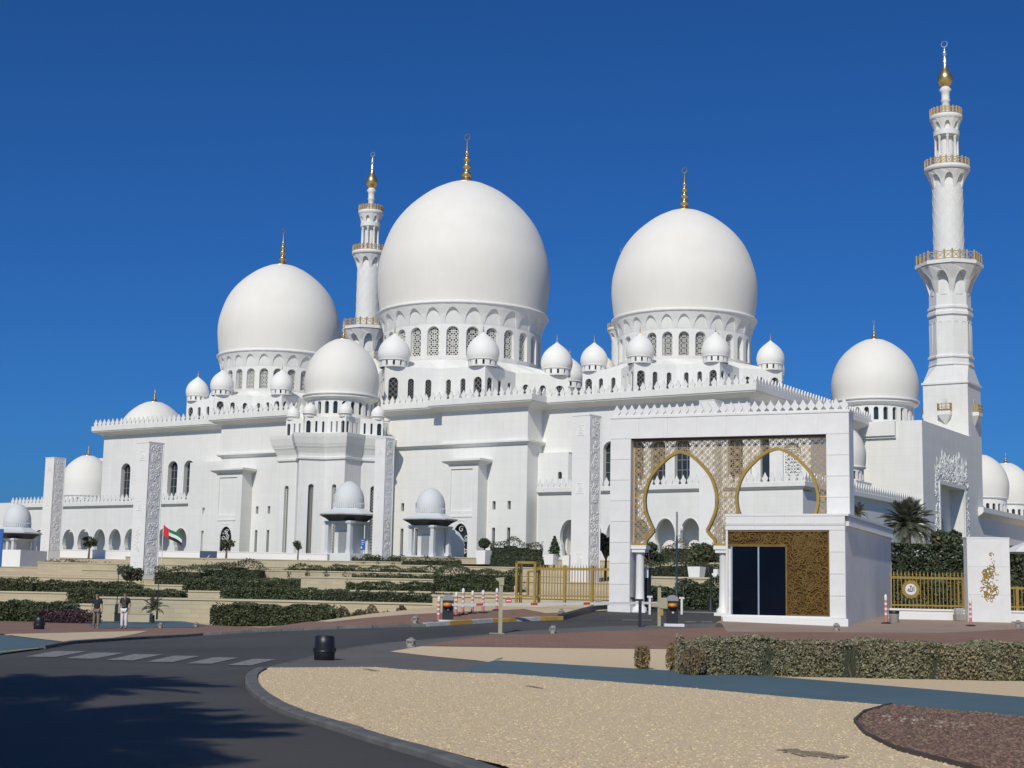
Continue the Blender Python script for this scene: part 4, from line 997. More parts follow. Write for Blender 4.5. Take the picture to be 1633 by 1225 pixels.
# terrace edge wall in front of the arcade
def long_wall(name, label, x0, x1, yt, Y0, Y1, h, th, m, cat='wall', cop=True):
    a, b = at(x0, yt[0], Y0), at(x1, yt[1], Y1); d = b - a; ln = math.hypot(d.x, d.y); root = thing(name, label, cat, (a.x, a.y, 0), math.atan2(d.y, d.x))
    mb = MB(); mb.add([(0, 0, a.z - h), (ln, 0, b.z - h), (ln, th, b.z - h), (0, th, a.z - h), (0, 0, a.z), (ln, 0, b.z), (ln, th, b.z), (0, th, a.z)], [(0, 3, 2, 1), (4, 5, 6, 7), (0, 1, 5, 4), (1, 2, 6, 5), (2, 3, 7, 6), (3, 0, 4, 7)])
    mb.build('wall', m, root)
    if cop:
        k = MB(); k.add([(0, -.06, a.z), (ln, -.06, b.z), (ln, th + .06, b.z), (0, th + .06, a.z), (0, -.06, a.z + .12), (ln, -.06, b.z + .12), (ln, th + .06, b.z + .12), (0, th + .06, a.z + .12)], [(0, 3, 2, 1), (4, 5, 6, 7), (0, 1, 5, 4), (1, 2, 6, 5), (2, 3, 7, 6), (3, 0, 4, 7)]); k.build('coping', m, root)
    return root
long_wall('terrace_parapet', 'long low white wall along the terrace edge below the left arcade', 64, 434, (877, 882), 236, 214, 4.5, .8, 'marble')
long_wall('terrace_parapet', 'low white wall below the tower, left of the kiosk with the blue sign', 434, 522, (882, 885), 214, 210, 3.0, .6, 'marble')
m = MB(); m.box(0, 2.3, 0, .12, 0, 1.75); nb = tag(m.build('notice_board', 'navy_board', None, at(318, 897, 205) + Vector((0, 0, -.2))), 'dark blue board leaning on the low white terrace wall', 'board')
q = MB(); q.prism([(0, 0), (.16, .1), (.36, .36), (.28, .38), (.2, .3), (.05, .12)], lambda x, z, d: (1.0 + x, -.02 + d, .8 + z), 0, .03); q.build('white_mark', 'white_metal', nb)

# ================================================================== the gate
GP = Vector((4.4, 66, 0)); GA = -R(23); GU = Vector((math.cos(GA), math.sin(GA), 0)); GV = Vector((-math.sin(GA), math.cos(GA), 0))
def gate_pt(u, v, z=0): return GP + GU * u + GV * v + Vector((0, 0, z))
gate = thing('entrance_gate', 'white portal gate with battlements and two horseshoe arches cut in gold lattice', 'gate', GP, GA)
mb = MB(); T = 1.0
mb.box(0, .94, 0, T, .7, 8.66); mb.box(9.47, 10.42, 0, T, 5.05, 8.66); mb.box(0, 10.42, 0, T, 8.66, 9.56)
mb.box(-.05, .99, -.05, T + .05, .7, 1.42)
mb.build('frame', 'gate_marble', gate)
SLABS = {}
def clad(root, x0, x1, z0, z1, y, nx, nz, g=.006, t=.022):
    """facing slabs, each its own piece, with open joints between them"""
    w, h = (x1 - x0) / nx, (z1 - z0) / nz; k = (round(w, 3), round(h, 3))
    if k not in SLABS:
        mb = MB(); mb.frustum((-w / 2 + g, w / 2 - g, -h / 2 + g, h / 2 - g, 0), (-w / 2 + g + .004, w / 2 - g - .004, -h / 2 + g + .004, h / 2 - g - .004, t))
        mb.v = [(a, -c, b) for a, b, c in mb.v]; SLABS[k] = mb.mesh('facing_slab', 'gate_marble')
    for i in range(nx):
        for j in range(nz): place('facing_slab', SLABS[k], root, (x0 + w * (i + .5), y + random.uniform(-.0015, .0015), z0 + h * (j + .5)))
clad(gate, 0, .94, 1.42, 8.66, 0, 1, 8); clad(gate, 9.47, 10.42, 5.15, 8.66, 0, 1, 4); clad(gate, 0, 10.42, 8.66, 9.56, 0, 8, 1)
mb = MB(); mb.box(-.04, 10.46, -.05, T + .04, 9.56, 9.66); mb.build('coping', 'gate_marble', gate)
GM = merlon_mesh('merlon', .345, .50, .10, 'gate_marble')
merlons(gate, GM, (.1, .06), (10.4, .06), 9.66, .343)
VS = .45                                      # plane of the lattice
def arch_line(cx, half, ztop, zwide, zcusp, hcusp, zfoot, hfoot):
    H_ = ztop - zwide; D_ = zwide - zcusp
    L = [(-hfoot, zfoot), (-hfoot + .04, zfoot + .22), (-hcusp - .16, zcusp - .22), (-hcusp, zcusp), (-half * .82, zcusp + D_ * .2), (-half * .955, zcusp + D_ * .62), (-half, zwide), (-half * .975, zwide + H_ * .19), (-half * .865, zwide + H_ * .45), (-half * .67, zwide + H_ * .66), (-half * .345, zwide + H_ * .895), (-half * .10, zwide + H_ * .985), (-.02, ztop)]
    L = spline(L[:4], 3)[:-1] + spline(L[3:], 4)
    return [(cx + x, z) for x, z in L] + [(cx - x, z) for x, z in reversed(L)]
A1 = arch_line(3.08, 1.62, 8.07, 5.92, 4.68, 1.19, 4.06, 1.56)
A2 = arch_line(7.30, 1.74, 8.13, 5.98, 4.72, 1.28, 4.10, 1.62)
def inpoly(P, x, y):
    c = False; j = len(P) - 1
    for i in range(len(P)):
        if (P[i][1] > y) != (P[j][1] > y) and x < (P[j][0] - P[i][0]) * (y - P[i][1]) / (P[j][1] - P[i][1]) + P[i][0]: c = not c
        j = i
    return c
def in_screen(x, z): return .95 < x < 9.46 and (z > 4.08 if x < 6.0 else z > 5.06) and z < 8.66 and not inpoly(A1, x, z) and not inpoly(A2, x, z)
lat = MB()
def lbar(a, b, w=.017, d=.04):
    n = max(2, int(math.dist(a, b) / .03)); run = []; best = []
    for i in range(n + 1):
        p = (a[0] + (b[0] - a[0]) * i / n, a[1] + (b[1] - a[1]) * i / n)
        if in_screen(*p): run.append(p)
        else:
            if len(run) > len(best): best = run
            run = []
    if len(run) > len(best): best = run
    if len(best) > 1: lat.bar((best[0][0], VS, best[0][1]), (best[-1][0], VS, best[-1][1]), w, d, (0, 1, 0))
PA = .52                                      # lattice pitch: star flowers joined by curved diamonds
for i in range(-1, 36):
    for j in range(0, 24):
        cx, cz = i * PA * .5 + .9, 3.9 + j * PA * .5
        if (i + j) % 2: continue
        for q in range(8):
            t = R(45) * q; t2 = t + R(45); r1 = PA * .20
            lbar((cx, cz), (cx + r1 * math.cos(t), cz + r1 * math.sin(t)), .027, .05)
            if q % 2 == 0:
                tip = (cx + PA * .5 * math.cos(t), cz + PA * .5 * math.sin(t))
                for sg in (-1, 1):
                    m_ = (cx + PA * .30 * math.cos(t + sg * .42), cz + PA * .30 * math.sin(t + sg * .42)); lbar((cx + PA * .1 * math.cos(t), cz + PA * .1 * math.sin(t)), m_); lbar(m_, tip)
            else:
                e = (cx + PA * .353 * math.cos(t), cz + PA * .353 * math.sin(t)); lbar((cx + r1 * math.cos(t), cz + r1 * math.sin(t)), e, .017)
                for sg in (-1, 1): lbar((cx + PA * .30 * math.cos(t + sg * .367), cz + PA * .30 * math.sin(t + sg * .367)), e)
stuff(lat.build('lattice_screen', 'gold_lattice', gate))
rl = MB()
for x, z0 in ((5.35, 4.1),): pass
rl.box(.95, 9.46, VS - .03, VS + .03, 8.56, 8.60); tr = MB(); tr.box(.945, 9.465, .06, VS + .25, 8.60, 8.655); tr.build('soffit_shade_bar', 'dark_metal', gate)  # dark bar added in place of the shadow line under the beam
for a, b in ((.95, 1.46), (4.72, 5.58), (9.02, 9.46)): rl.bar((a, VS, 6.1), (b, VS, 6.1), .05, .07)
rl.bar((.97, VS, 4.05), (.97, VS, 8.6), .07, .09); rl.build('lattice_rails', 'gold_lattice', gate)
for A, lo in ((A1, 4.0), (A2, 5.06)):
    m = MB(); P = [p for p in A if p[1] > lo]
    for p, q in zip(P, P[1:]):
        if abs(p[0] - q[0]) > 1.5: continue
        m.bar((p[0], VS - .02, p[1]), (q[0], VS - .02, q[1]), .12, .22, (0, 1, 0))
    m.build('arch_moulding', 'gold_paint', gate)
m = MB(); m.box(.95, 1.58, VS - .12, VS + .12, 4.02, 4.12); m.box(4.62, 6.05, VS - .12, VS + .12, 4.02, 4.12); m.build('lattice_sill', 'gold_paint', gate)
for u in (1.26, 4.98):
    m = MB(); m.lathe([(.30, 1.05), (.30, 1.35), (.24, 1.38), (.2, 1.45), (.185, 2.2), (.18, 3.62), (.2, 3.68), (.26, 3.72)], 24, (u, VS, 0)); m.box(u - .34, u + .34, VS - .3, VS + .3, .85, 1.2); m.box(u - .30, u + .30, VS - .28, VS + .28, 3.72, 3.86); m.box(u - .36, u + .36, VS - .32, VS + .32, 3.86, 4.02)
    m.build('column', 'marble', gate)
# ================================================================== gatehouse
gh = thing('gatehouse', 'white gatehouse with bronze relief front and dark glass sliding doors', 'gatehouse', GP, GA)
x0, x1, y0, y1 = 6.12, 10.86, -3.5, 7.7; za, zb = .62, 5.06
mb = MB()
mb.panel([(x0, za), (x1, za), (x1, zb), (x0, zb)], [rect(6.2, 10.24, 1.17, 4.5)], fm_front(y0), .12)
mb.add([(6.2, y0 + .12, 1.17), (10.24, y0 + .12, 1.17), (10.24, y0 + .12, 4.5), (6.2, y0 + .12, 4.5)], [(0, 1, 2, 3)])
mb.panel(rect(y0, y1, za, zb), [], lambda s, z, d: (x0, s, z), 0)
mb.add([(x0, y0, zb), (x1, y0, zb), (x1, y1, zb), (x0, y1, zb)], [(0, 1, 2, 3)])
mb.box(x0 - .02, x1 + .02, y0 - .03, y0 + .05, 4.70, 4.73)
mb.build('wall', 'gate_marble', gh)
mb = MB(); mb.panel(rect(y0 + .02, y1, za, 4.68), [], fm_right(x1 - .01), 0); mb.panel(rect(x0, x1, za, 4.68), [], fm_front(y1), 0); mb.build('side_wall', 'grey_plaster', gh)
clad(gh, 10.245, x1, 1.12, 4.5, y0, 1, 4); clad(gh, x0, x1, 4.5, 4.69, y0, 4, 1); clad(gh, x0, x1, 4.74, zb, y0, 4, 1)
m = MB(); m.box(x0 - .08, x1 + .10, y0 - .14, y0 + .3, .5, 1.10); m.build('plinth', 'marble', gh)
m = MB(); m.box(x0 - .03, x1 + .14, y0 - .04, y1 + .05, zb, zb + .08); m.build('coping', 'gate_marble', gh)
fl = MB(); fl.prism([(-.08, 0), (.08, 0), (.09, .22), (.04, .36), (-.06, .4), (-.1, .3)], lambda x, z, d: (d, x, z), 0, .15); fm_ = fl.mesh('cresting_slab', 'gate_marble')
n = 40
for i in range(n): place('cresting_slab', fm_, gh, (x1 - .03, y0 + .15 + (y1 - y0 - .2) * (i + .5) / n, 4.68))
def bronze_region(x, z): return 6.24 < x < 10.2 and 1.2 < z < 4.46 and (x > 8.62 or z > 3.96)
m = MB(); yb = y0 + .10
m.box(8.56, 10.24, yb - .02, yb, 1.17, 4.5); m.box(6.2, 8.56, yb - .02, yb, 3.9, 4.5); m.build('relief_ground', 'bronze', gh)
m = MB(); F = lambda x, z, d: (x, yb - .02 + d * 1.3, z)
vines(m, F, region(bronze_region, (6.2, 10.25), (1.15, 4.5)), 210, .12, .26, .045, 9, .05, 5)
rn = random.Random(12)
for i in range(9):
    for j in range(14):
        x, z = 6.35 + i * .46 + (j % 2) * .23, 1.3 + j * .24
        if bronze_region(x, z):
            for q in range(6): leaf2(m, F, x, z, .17, .09, R(60) * q + rn.random() * .6, .05)
m.build('bronze_relief', 'bronze_relief', gh)
m = MB(); m.bar((8.55, yb - .05, 1.17), (8.55, yb - .05, 3.94), .07, .08, (0, 1, 0)); m.bar((6.2, yb - .05, 3.9), (8.58, yb - .05, 3.9), .09, .08, (0, 1, 0)); m.bar((6.2, yb - .05, 4.46), (10.24, yb - .05, 4.46), .06, .08, (0, 1, 0)); m.bar((10.21, yb - .05, 1.17), (10.21, yb - .05, 4.49), .05, .08, (0, 1, 0)); m.bar((8.56, yb - .05, 1.2), (10.24, yb - .05, 1.2), .06, .08, (0, 1, 0)); m.build('relief_frame', 'bronze_relief', gh)
for a, b in ((6.38, 7.41), (7.46, 8.50)):
    d = MB(); d.box(a, b, yb - .045, yb - .03, 1.17, 3.84); d = d.build('sliding_door', 'door_glass', gh)
m = MB(); m.box(7.405, 7.465, yb - .07, yb - .02, 1.17, 3.86); m.box(6.31, 6.38, yb - .07, yb - .02, 1.17, 3.86); m.build('door_rail', 'silver', gh)
# ================================================================== gold fences
def spear_mesh(h):
    mb = MB(); mb.bar((0, 0, 0), (0, 0, h * .9), .03); mb.add([(-.035, 0, h * .88), (0, -.02, h * .88), (.035, 0, h * .88), (0, .02, h * .88), (0, 0, h)], [(0, 1, 4), (1, 2, 4), (2, 3, 4), (3, 0, 4)]); return mb.mesh('bar', 'gold_paint')
def gold_fence(label, base, ang, ln, h, rail_top, sp, posts=(), panel=None):
    root = thing('gold_fence', label, 'fence', base, ang); sm_ = spear_mesh(h)
    n = int(ln / sp)
    for i in range(n + 1): place('bar', sm_, root, (ln * i / n, 0, 0))
    for z, t in ((rail_top, .10), (.16, .07)):
        m = MB(); m.bar((-.02, 0, z), (ln + .02, 0, z), .06, t); m.build('rail', 'gold_paint', root)
    for p in posts:
        m = MB(); m.box(p - .06, p + .06, -.06, .06, -.25, h * .97); m.build('post', 'gold_paint', root)
    return root
b = gate_pt(-3.75, 1.0, 1.62)
FL = gold_fence('gold railing between the gate and the tall box frame, left of the gate', b, GA, 3.7, 1.58, 1.36, .135, (1.3, 2.6))
bf = thing('gold_gate_frame', 'tall gold box frame at the free left end of the gold railing', 'gate frame', gate_pt(-4.68, 1.0, 1.45), GA)
for x, y in ((0, -.25), (.9, -.25), (0, .25), (.9, .25)):
    m = MB(); m.box(x - .055, x + .055, y - .05, y + .05, 0, 1.85); m.build('post', 'gold_paint', bf)
m = MB()
for y in (-.25, .25): m.bar((-.05, y, 1.8), (.95, y, 1.8), .1); m.bar((0, y, .28), (.9, y, .28), .08)
m.bar((0, -.25, 1.8), (0, .25, 1.8), .1); m.bar((.9, -.25, 1.8), (.9, .25, 1.8), .1); m.bar((.45, 0, .3), (.45, 0, 1.4), .09); m.bar((.45, 0, 1.4), (.9, 0, 1.4), .09); m.build('cross_rail', 'gold_paint', bf)
# right of the gatehouse
YF = 64.5
pA, pB = at(1420, 967, YF), at(1541, 968, YF)
RF = gold_fence('gold fence panel bearing a round white medallion, right of the gatehouse', (pA.x, YF, 1.52), 0, pB.x - pA.x, 1.62, 1.32, .155)
m = MB(); m.box(pB.x - pA.x - .16, pB.x - pA.x - .02, -.06, .06, 0, 1.32); m.build('post', 'gold_paint', RF); m = MB(); m.box(pB.x - pA.x - .36, pB.x - pA.x - .30, -.05, .05, .16, 1.2); m.build('post', 'gold_paint', RF)
e = at(1451.5, 940, YF); ex, ez = e.x - pA.x, e.z - 1.52
m = MB(); P = [((.36 + (.045 if i % 2 else 0)) * math.cos(R(7.5) * i * 1.0), (.36 + (.045 if i % 4 < 2 else 0)) * math.sin(R(7.5) * i)) for i in range(48)]
m.prism([(ex + x, ez + z) for x, z in P], lambda x, z, d: (x, d, z), -.09, -.04); md = m.build('medallion', 'gold_paint', RF)
m = MB(); m.prism([(ex + .235 * math.cos(R(10) * i), ez + .235 * math.sin(R(10) * i)) for i in range(36)], lambda x, z, d: (x, d, z), -.105, -.092); m.build('medallion_disc', 'white_metal', md)
m = MB(); F = lambda x, z, d: (ex + x, -.107 + d, ez + z)
for st in ([(.135, -.09), (.135, .125)], [(.07, .10), (.07, -.07), (.05, -.09)], [(.0, .10), (.0, -.06), (-.02, -.09)], [(.05, -.09), (-.02, -.09), (-.07, -.09)], [(-.07, -.09), (-.075, .03), (-.12, .0), (-.135, -.055), (-.08, -.085)], [(.035, .155), (.03, .12), (.0, .125), (-.005, .155)], [(0, .125), (-.03, .12), (-.035, .15)]):
    stem2(m, F, st, .032, .004)
m.build('medallion_script', 'dark_metal', md)
w1 = at(1418, 985, YF)
m = MB(); L_ = at(1700, 985, YF).x - w1.x; m.box(0, L_, -.16, .2, .4, 1.52); m.box(-.02, L_, -.2, .24, 1.46, 1.54); tag(m.build('low_wall', 'marble', None, (w1.x, YF, 0)), 'low white base wall running under the gold fences at right', 'wall')
# white slab with the gold vine
sx = at(1575.5, 925, 63.6); sl_ = thing('gate_slab', 'tall white slab with gold vine ornament beside the gold fence', 'gate slab', (sx.x, 63.6, 0), -R(3))
zt = at(1575, 857, 63.6).z; hw = .88
m = MB(); m.box(-hw, hw, -.15, .45, .5, zt); m.box(-hw - .015, hw + .015, -.165, .465, zt - .05, zt); m.build('slab', 'gate_marble', sl_)
clad(sl_, -hw, hw, 1.0, zt - .06, -.15, 1, 3, t=.012)
zc0, zc1 = at(1575, 962, 63.6).z, at(1575, 872, 63.6).z
def tear(x, z):
    t = (z - zc0) / (zc1 - zc0)
    if not 0 < t < 1: return False
    hwid = .42 * (1 - t) ** .45 * min(1, (t + .12) * 3.2) * (1 if t < .75 else .8); return abs(x - .02 - .10 * t * t) < hwid
m = MB(); F = lambda x, z, d: (x, -.164 + d, z); vines(m, F, region(tear, (-.5, .55), (zc0, zc1)), 30, .10, .20, .024, 21, .02, 3)
rn = random.Random(4)
for k in range(70):
    x, z = rn.uniform(-.5, .5), rn.uniform(zc0, zc1)
    if tear(x, z): leaf2(m, F, x, z, .11, .045, rn.random() * 6.3, .03)
m.build('gold_vine', 'gold_paint', sl_)
pC = at(1611, 968, YF)
FR = gold_fence('gold fence section at the right edge, beyond the white slab', (pC.x, YF, 1.54), 0, 2.2, 1.05, .95, .16, (.3, .72, 1.9))
# ================================================================== planting
def leaf_cloud(pts, size, rn, flat=0.0, jitter=.35):
    """small folded leaf faces, one per point (x, y, z)"""
    vs = []; fs = []
    for p in pts:
        s = size * rn.uniform(1 - jitter, 1 + jitter); a = rn.random() * 6.283; b = math.asin(rn.uniform(-1, 1)) * (1 - flat)
        d = Vector((math.cos(a) * math.cos(b), math.sin(a) * math.cos(b), math.sin(b))); u = Vector((rn.uniform(-1, 1), rn.uniform(-1, 1), rn.uniform(-1, 1)))
        c = d.cross(u)
        if c.length < .05: continue
        c.normalize(); c *= s * .42; p = Vector(p); o = len(vs)
        vs += [p - d * s * .5, p + c, p + d * s * .5, p - c]; fs.append((o, o + 1, o + 2, o + 3))
    mb = MB(); mb.v = [tuple(v) for v in vs]; mb.f = fs; mb.m = [0] * len(fs); mb.sm = [False] * len(fs)
    return mb
def hedge(x0, x1, yt, yb, Y, depth, label, leaf=.13, n=900, m='hedge_leaf', seed=0, rough=.16, group='clipped hedges on the terraces', name='hedge', core=True, rz=0.0, stems=0, dens=None):
    rn = random.Random(seed * 7 + int(x0)); a, b = at(x0, yb, Y), at(x1, yb, Y); zt = at((x0 + x1) / 2, yt, Y).z; zb = (a.z + b.z) / 2
    c = (a + b) / 2; w = abs(b.x - a.x); h = max(.25, zt - zb); root = thing(name, label, 'hedge' if name == 'hedge' else name.replace('_', ' '), (c.x, Y + depth / 2, zb), rz, group)
    ph = [rn.random() * 6.28 for _ in range(6)]; drop = min(1.3, max(0, zb - surf(c.x, Y + depth / 2)))
    def top(x, y): return h * (1 + rough * (.5 * math.sin(x * 1.9 / max(.5, h) + ph[0]) + .35 * math.sin(x * 4.3 / max(.5, h) + ph[1]) + .3 * math.sin(y * 3 + ph[2]) - .25)) * (1 - .25 * max(0, abs(2 * x / w)  - .85) / .15 * .8)
    pts = []
    for _ in range(int(n * (1.6 if n < 9000 else 1))):
        x = rn.uniform(-.5, .5) * w; y = rn.uniform(-.5, .5) * depth; t = top(x, y); q = rn.random(); bul = .07 * h * math.sin(x * 3.1 + ph[3]) + .05 * h * math.sin(x * 7 + ph[4])
        if q < .55: y = -depth / 2 - bul + abs(rn.gauss(0, leaf * .7)); z = -drop + (t + drop) * rn.random() ** .85
        elif q < .85: z = t - abs(rn.gauss(0, leaf * .5))
        elif q < .93: x = (w / 2 - abs(rn.gauss(0, leaf))) * rn.choice((-1, 1)); z = t * rn.random()
        else: z = t * rn.random()
        pts.append((x, y, z))
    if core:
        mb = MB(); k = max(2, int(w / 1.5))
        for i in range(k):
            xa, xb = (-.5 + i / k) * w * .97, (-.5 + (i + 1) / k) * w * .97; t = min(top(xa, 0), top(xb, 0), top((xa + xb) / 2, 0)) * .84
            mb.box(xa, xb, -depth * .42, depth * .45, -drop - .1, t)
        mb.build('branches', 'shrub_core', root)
    if stems:
        mb = MB()
        for _ in range(stems):
            x, y = rn.uniform(-.49, .49) * w, rn.uniform(-.45, .3) * depth; p = Vector((x, y, -.05)); 
            for _b in range(3):
                q = Vector((x + rn.gauss(0, .12), y + rn.gauss(0, .1) - .05, h * rn.uniform(.35, .92))); mb.tube([p, p.lerp(q, .5) + Vector((rn.gauss(0, .03), rn.gauss(0, .03), 0)), q], [.014, .009, .004], 4, cap=False)
        mb.build('stems', 'twig', root)
    leaf_cloud(pts, leaf, rn).build('leaves', m, root)
    return root
H = 'dark clipped terrace hedge '
hedge(-60, 50, 921, 941, 118, 3, H + 'at the left edge of the picture', n=1800, seed=1)
hedge(57, 216, 927, 943, 116, 3, H + 'left of the two men, below the first carved pillar', n=2200, seed=2)
hedge(105, 288, 939, 952, 104, 2.5, H + 'directly behind the heads of the two men', n=2600, seed=3)
hedge(244, 318, 903, 924, 142, 4, 'rounded dark bush at the right foot of the carved pillar', n=1300, seed=4, rough=.3)
hedge(290, 425, 922, 944, 118, 4, H + 'below the dark blue board', n=2400, seed=5)
hedge(350, 552, 938, 955, 106, 3, H + 'in the lowest row left of the middle', n=3000, seed=6)
hedge(400, 508, 908, 919, 152, 3, H + 'small upper row below the long slit windows', n=1000, seed=7)
hedge(322, 412, 895, 924, 146, 5, 'tall dark hedge mass just right of the dark blue board', n=2000, seed=8, rough=.25)
hedge(411, 504, 922, 931, 130, 3, H + 'narrow strip between two rows left of the middle', n=900, seed=9)
hedge(458, 704, 902, 923, 150, 5, 'long broad dark hedge below the first kiosk and the pillar', n=3600, seed=10, rough=.2)
hedge(560, 832, 917, 931, 134, 4, 'long dark hedge row in the middle, ending behind the gold box frame', n=3000, seed=11)
hedge(550, 640, 928, 950, 112, 4, 'dark hedge block in the middle, tallest of its lower row', n=1800, seed=12)
hedge(636, 765, 929, 946, 114, 4, 'dark hedge in the middle with a small gap beside it', n=2200, seed=13)
hedge(690, 832, 905, 944, 122, 5, 'large dark hedge mass just left of the gold box frame', n=3400, seed=14, rough=.22)
hedge(560, 645, 886, 900, 186, 4, 'low dark shrubs at the foot of the pillar by the first kiosk', n=1500, seed=15, rough=.4)
hedge(640, 735, 889, 902, 184, 4, 'low dark shrubs at the foot of the second kiosk', n=1500, seed=16, rough=.4)
hedge(66, 132, 893, 902, 184, 3, 'thin olive shrubs under the white terrace wall, far left', n=700, seed=17, rough=.5, m='brown_leaf')
hedge(104, 206, 898, 907, 178, 3, 'thin olive shrubs under the white terrace wall, next to the carved pillar', n=900, seed=18, rough=.5, m='brown_leaf')
hedge(-60, 106, 960, 984, 88, 3.0, 'dense green hedge at the left edge behind the brown pavement', n=5200, seed=19, leaf=.13, rough=.18, group=None)
hedge(60, 146, 974, 989, 86, 2.2, 'low purple shrubs left of the man in the dark polo shirt', n=2200, seed=20, leaf=.11, m='purple_leaf', rough=.35, group=None)
hedge(334, 527, 965, 996, 88, 4.0, 'large rounded hedge at the roadside in front of the terrace wall', n=7000, seed=21, leaf=.14, rough=.14, group=None)
hedge(537, 688, 973, 989, 84, 1.6, 'thin dry brownish shrubs growing along the terrace wall', n=1600, seed=22, leaf=.13, m='brown_leaf', rough=.6, core=False, group=None, stems=60)
hedge(520, 720, 944, 952, 100, 2, 'low dark ground cover behind the bare terrace wall', n=1300, seed=23, rough=.4, m='dark_leaf')
hedge(781, 866, 862, 888, 178, 5, 'rounded green shrubbery between the topiary ball and the cone tree', n=2000, seed=24, rough=.35, m='dark_leaf', group=None)
hedge(770, 876, 887, 900, 172, 3, 'dark clipped hedge strip between the white planters', n=1500, seed=25, rough=.1, m='dark_leaf', group=None)
hedge(1020, 1152, 894, 923, 118, 5, 'broad dark hedge seen through the gate, behind the traffic post', n=2600, seed=26, rough=.2, m='dark_leaf', group=None)
hedge(1060, 1152, 868, 893, 170, 5, 'olive and reddish treetops seen through the left gate arch', n=1900, seed=27, rough=.5, m='brown_leaf', group=None)
hedge(1020, 1090, 935, 960, 84, 3, 'dark hedge beside the road behind the gate', n=1600, seed=28, rough=.2, m='dark_leaf', group=None)
hedge(1085, 1150, 922, 962, 88, 4, 'taller dark bush beside the far gate column', n=2000, seed=29, rough=.35, m='dark_leaf', group=None)
hedge(1405, 1543, 868, 935, 76, 3, 'tall clipped dark hedge behind the gold fence with the medallion', n=9000, seed=30, leaf=.16, rough=.02, m='dark_leaf', group=None)
hedge(1415, 1700, 918, 972, 70, 2, 'green hedge growing low against the gold fence', n=6000, seed=31, leaf=.13, rough=.15, group=None)
hedge(1550, 1700, 872, 940, 80, 3, 'dark hedge under the white parasol at the right edge', n=4000, seed=32, leaf=.2, rough=.1, m='dark_leaf', group=None)
NH = hedge(1085, 1720, 1022, 1087, 34, 1.1, 'long dusty grey-green hedge beside the blue path in the foreground', n=36000, seed=33, leaf=.062, m='dusty_leaf', rough=.09, group=None, stems=260)
rn = random.Random(2)
mb = leaf_cloud([(rn.gauss(2.2, .5), rn.uniform(-.62, -.45), rn.uniform(.1, .75)) for _ in range(900)], .06, rn); mb.build('dry_patch', 'straw_leaf', NH)
def dry_bush(px, yt, yb, Y, w, label, n=700, m='dry_leaf'):
    b = gp(px, yb); Y = b.y; h = at(px, yt, Y).z - b.z; root = thing('dry_bush', label, 'dry bush', b, 0, 'dry bushes by the hedge'); rn = random.Random(px)
    s = MB()
    for _ in range(170):
        a = rn.random() * 6.28; r = w * .5 * rn.random() ** .5; s.tube([(r * .4 * math.cos(a), r * .4 * math.sin(a), -.02), (r * .9 * math.cos(a), r * .9 * math.sin(a), h * .5), (r * math.cos(a), r * math.sin(a), h * rn.uniform(.62, 1.08))], [.009, .006, .003], 4, cap=False)
    s.build('stems', 'dry_leaf', root)
    pts = []
    for _ in range(n):
        a = rn.random() * 6.28; z = rn.random() ** .8; r = w * .5 * (.55 + .45 * math.sin(math.pi * min(1, z * .8 + .15))) * rn.random() ** .3; pts.append((r * math.cos(a), r * math.sin(a), z * h))
    leaf_cloud(pts, .05, rn).build('leaves', m, root)
dry_bush(1024, 1031, 1068, 34.5, .40, 'small straw-coloured dry bush standing alone on the sand')
dry_bush(1078, 1026, 1071, 34.3, .5, 'straw-coloured dry bush touching the left end of the dusty hedge', 900)
dry_bush(1106, 1034, 1078, 33.8, .55, 'grey leafless bush at the left end of the dusty hedge', 900, 'twig')
def tree(px, yt, yb, Y, wpx, label, m='dark_leaf', n=1400, leaf=.3, name='tree', shape='round', trunk=.25, group=None):
    b = at(px, yb, Y); H_ = at(px, yt, Y).z - b.z; w = wpx / FPX * Y; root = thing(name, label, name.replace('_', ' '), b, 0, group); rn = random.Random(px + n)
    t = MB(); th = H_ * trunk; t.tube([(0, 0, -1.4), (.02 * H_, 0, th), (0, .01, H_ * .6)], [w * .07, w * .05, w * .02], 7)
    for k in range(6):
        a = k * 1.05 + rn.random() * .4; t.tube([(.02 * H_, 0, th), (w * .2 * math.cos(a), w * .2 * math.sin(a), th + (H_ - th) * .35), (w * .36 * math.cos(a), w * .36 * math.sin(a), th + (H_ - th) * rn.uniform(.5, .75))], [w * .035, w * .022, w * .008], 5)
    t.build('trunk', 'bark', root)
    cl = []
    if shape == 'round':
        for _ in range(16):
            a = rn.random() * 6.28; r = rn.random() ** .5 * w * .34; cl.append((r * math.cos(a), r * math.sin(a), th + (H_ - th) * rn.uniform(.25, .82), w * rn.uniform(.13, .22)))
    elif shape == 'ball': cl = [(0, 0, (H_ + th) / 2, w * .46)]
    elif shape == 'cone': cl = [(0, 0, th + (H_ - th) * i / 6, w * .5 * (1 - i / 7)) for i in range(7)]
    pts = []
    for _ in range(n):
        c = rn.choice(cl); d = Vector((rn.gauss(0, 1), rn.gauss(0, 1), rn.gauss(0, 1))).normalized() * c[3] * (rn.random() ** .35); pts.append((c[0] + d.x, c[1] + d.y, c[2] + d.z * .85))
    leaf_cloud(pts, leaf, rn).build('crown', m, root)
    return root
PLANT = {}
def planter(px, yt, yb, Y, wpx, label):
    b = at(px, yb, Y); h = at(px, yt, Y).z - b.z; w = wpx / FPX * Y; r = thing('planter', label, 'planter', b, -PHI, 'square white planters'); m = MB()
    m.frustum((-w * .40, w * .40, -w * .40, w * .40, -.2), (-w * .5, w * .5, -w * .5, w * .5, h)); m.build('pot', 'marble', r); k = MB(); k.box(-w * .45, w * .45, -w * .45, w * .45, h - .05, h + .03); k.build('soil', 'brown_gravel', r)
planter(771, 878, 897, 172, 19, 'square white planter holding the clipped ball tree')
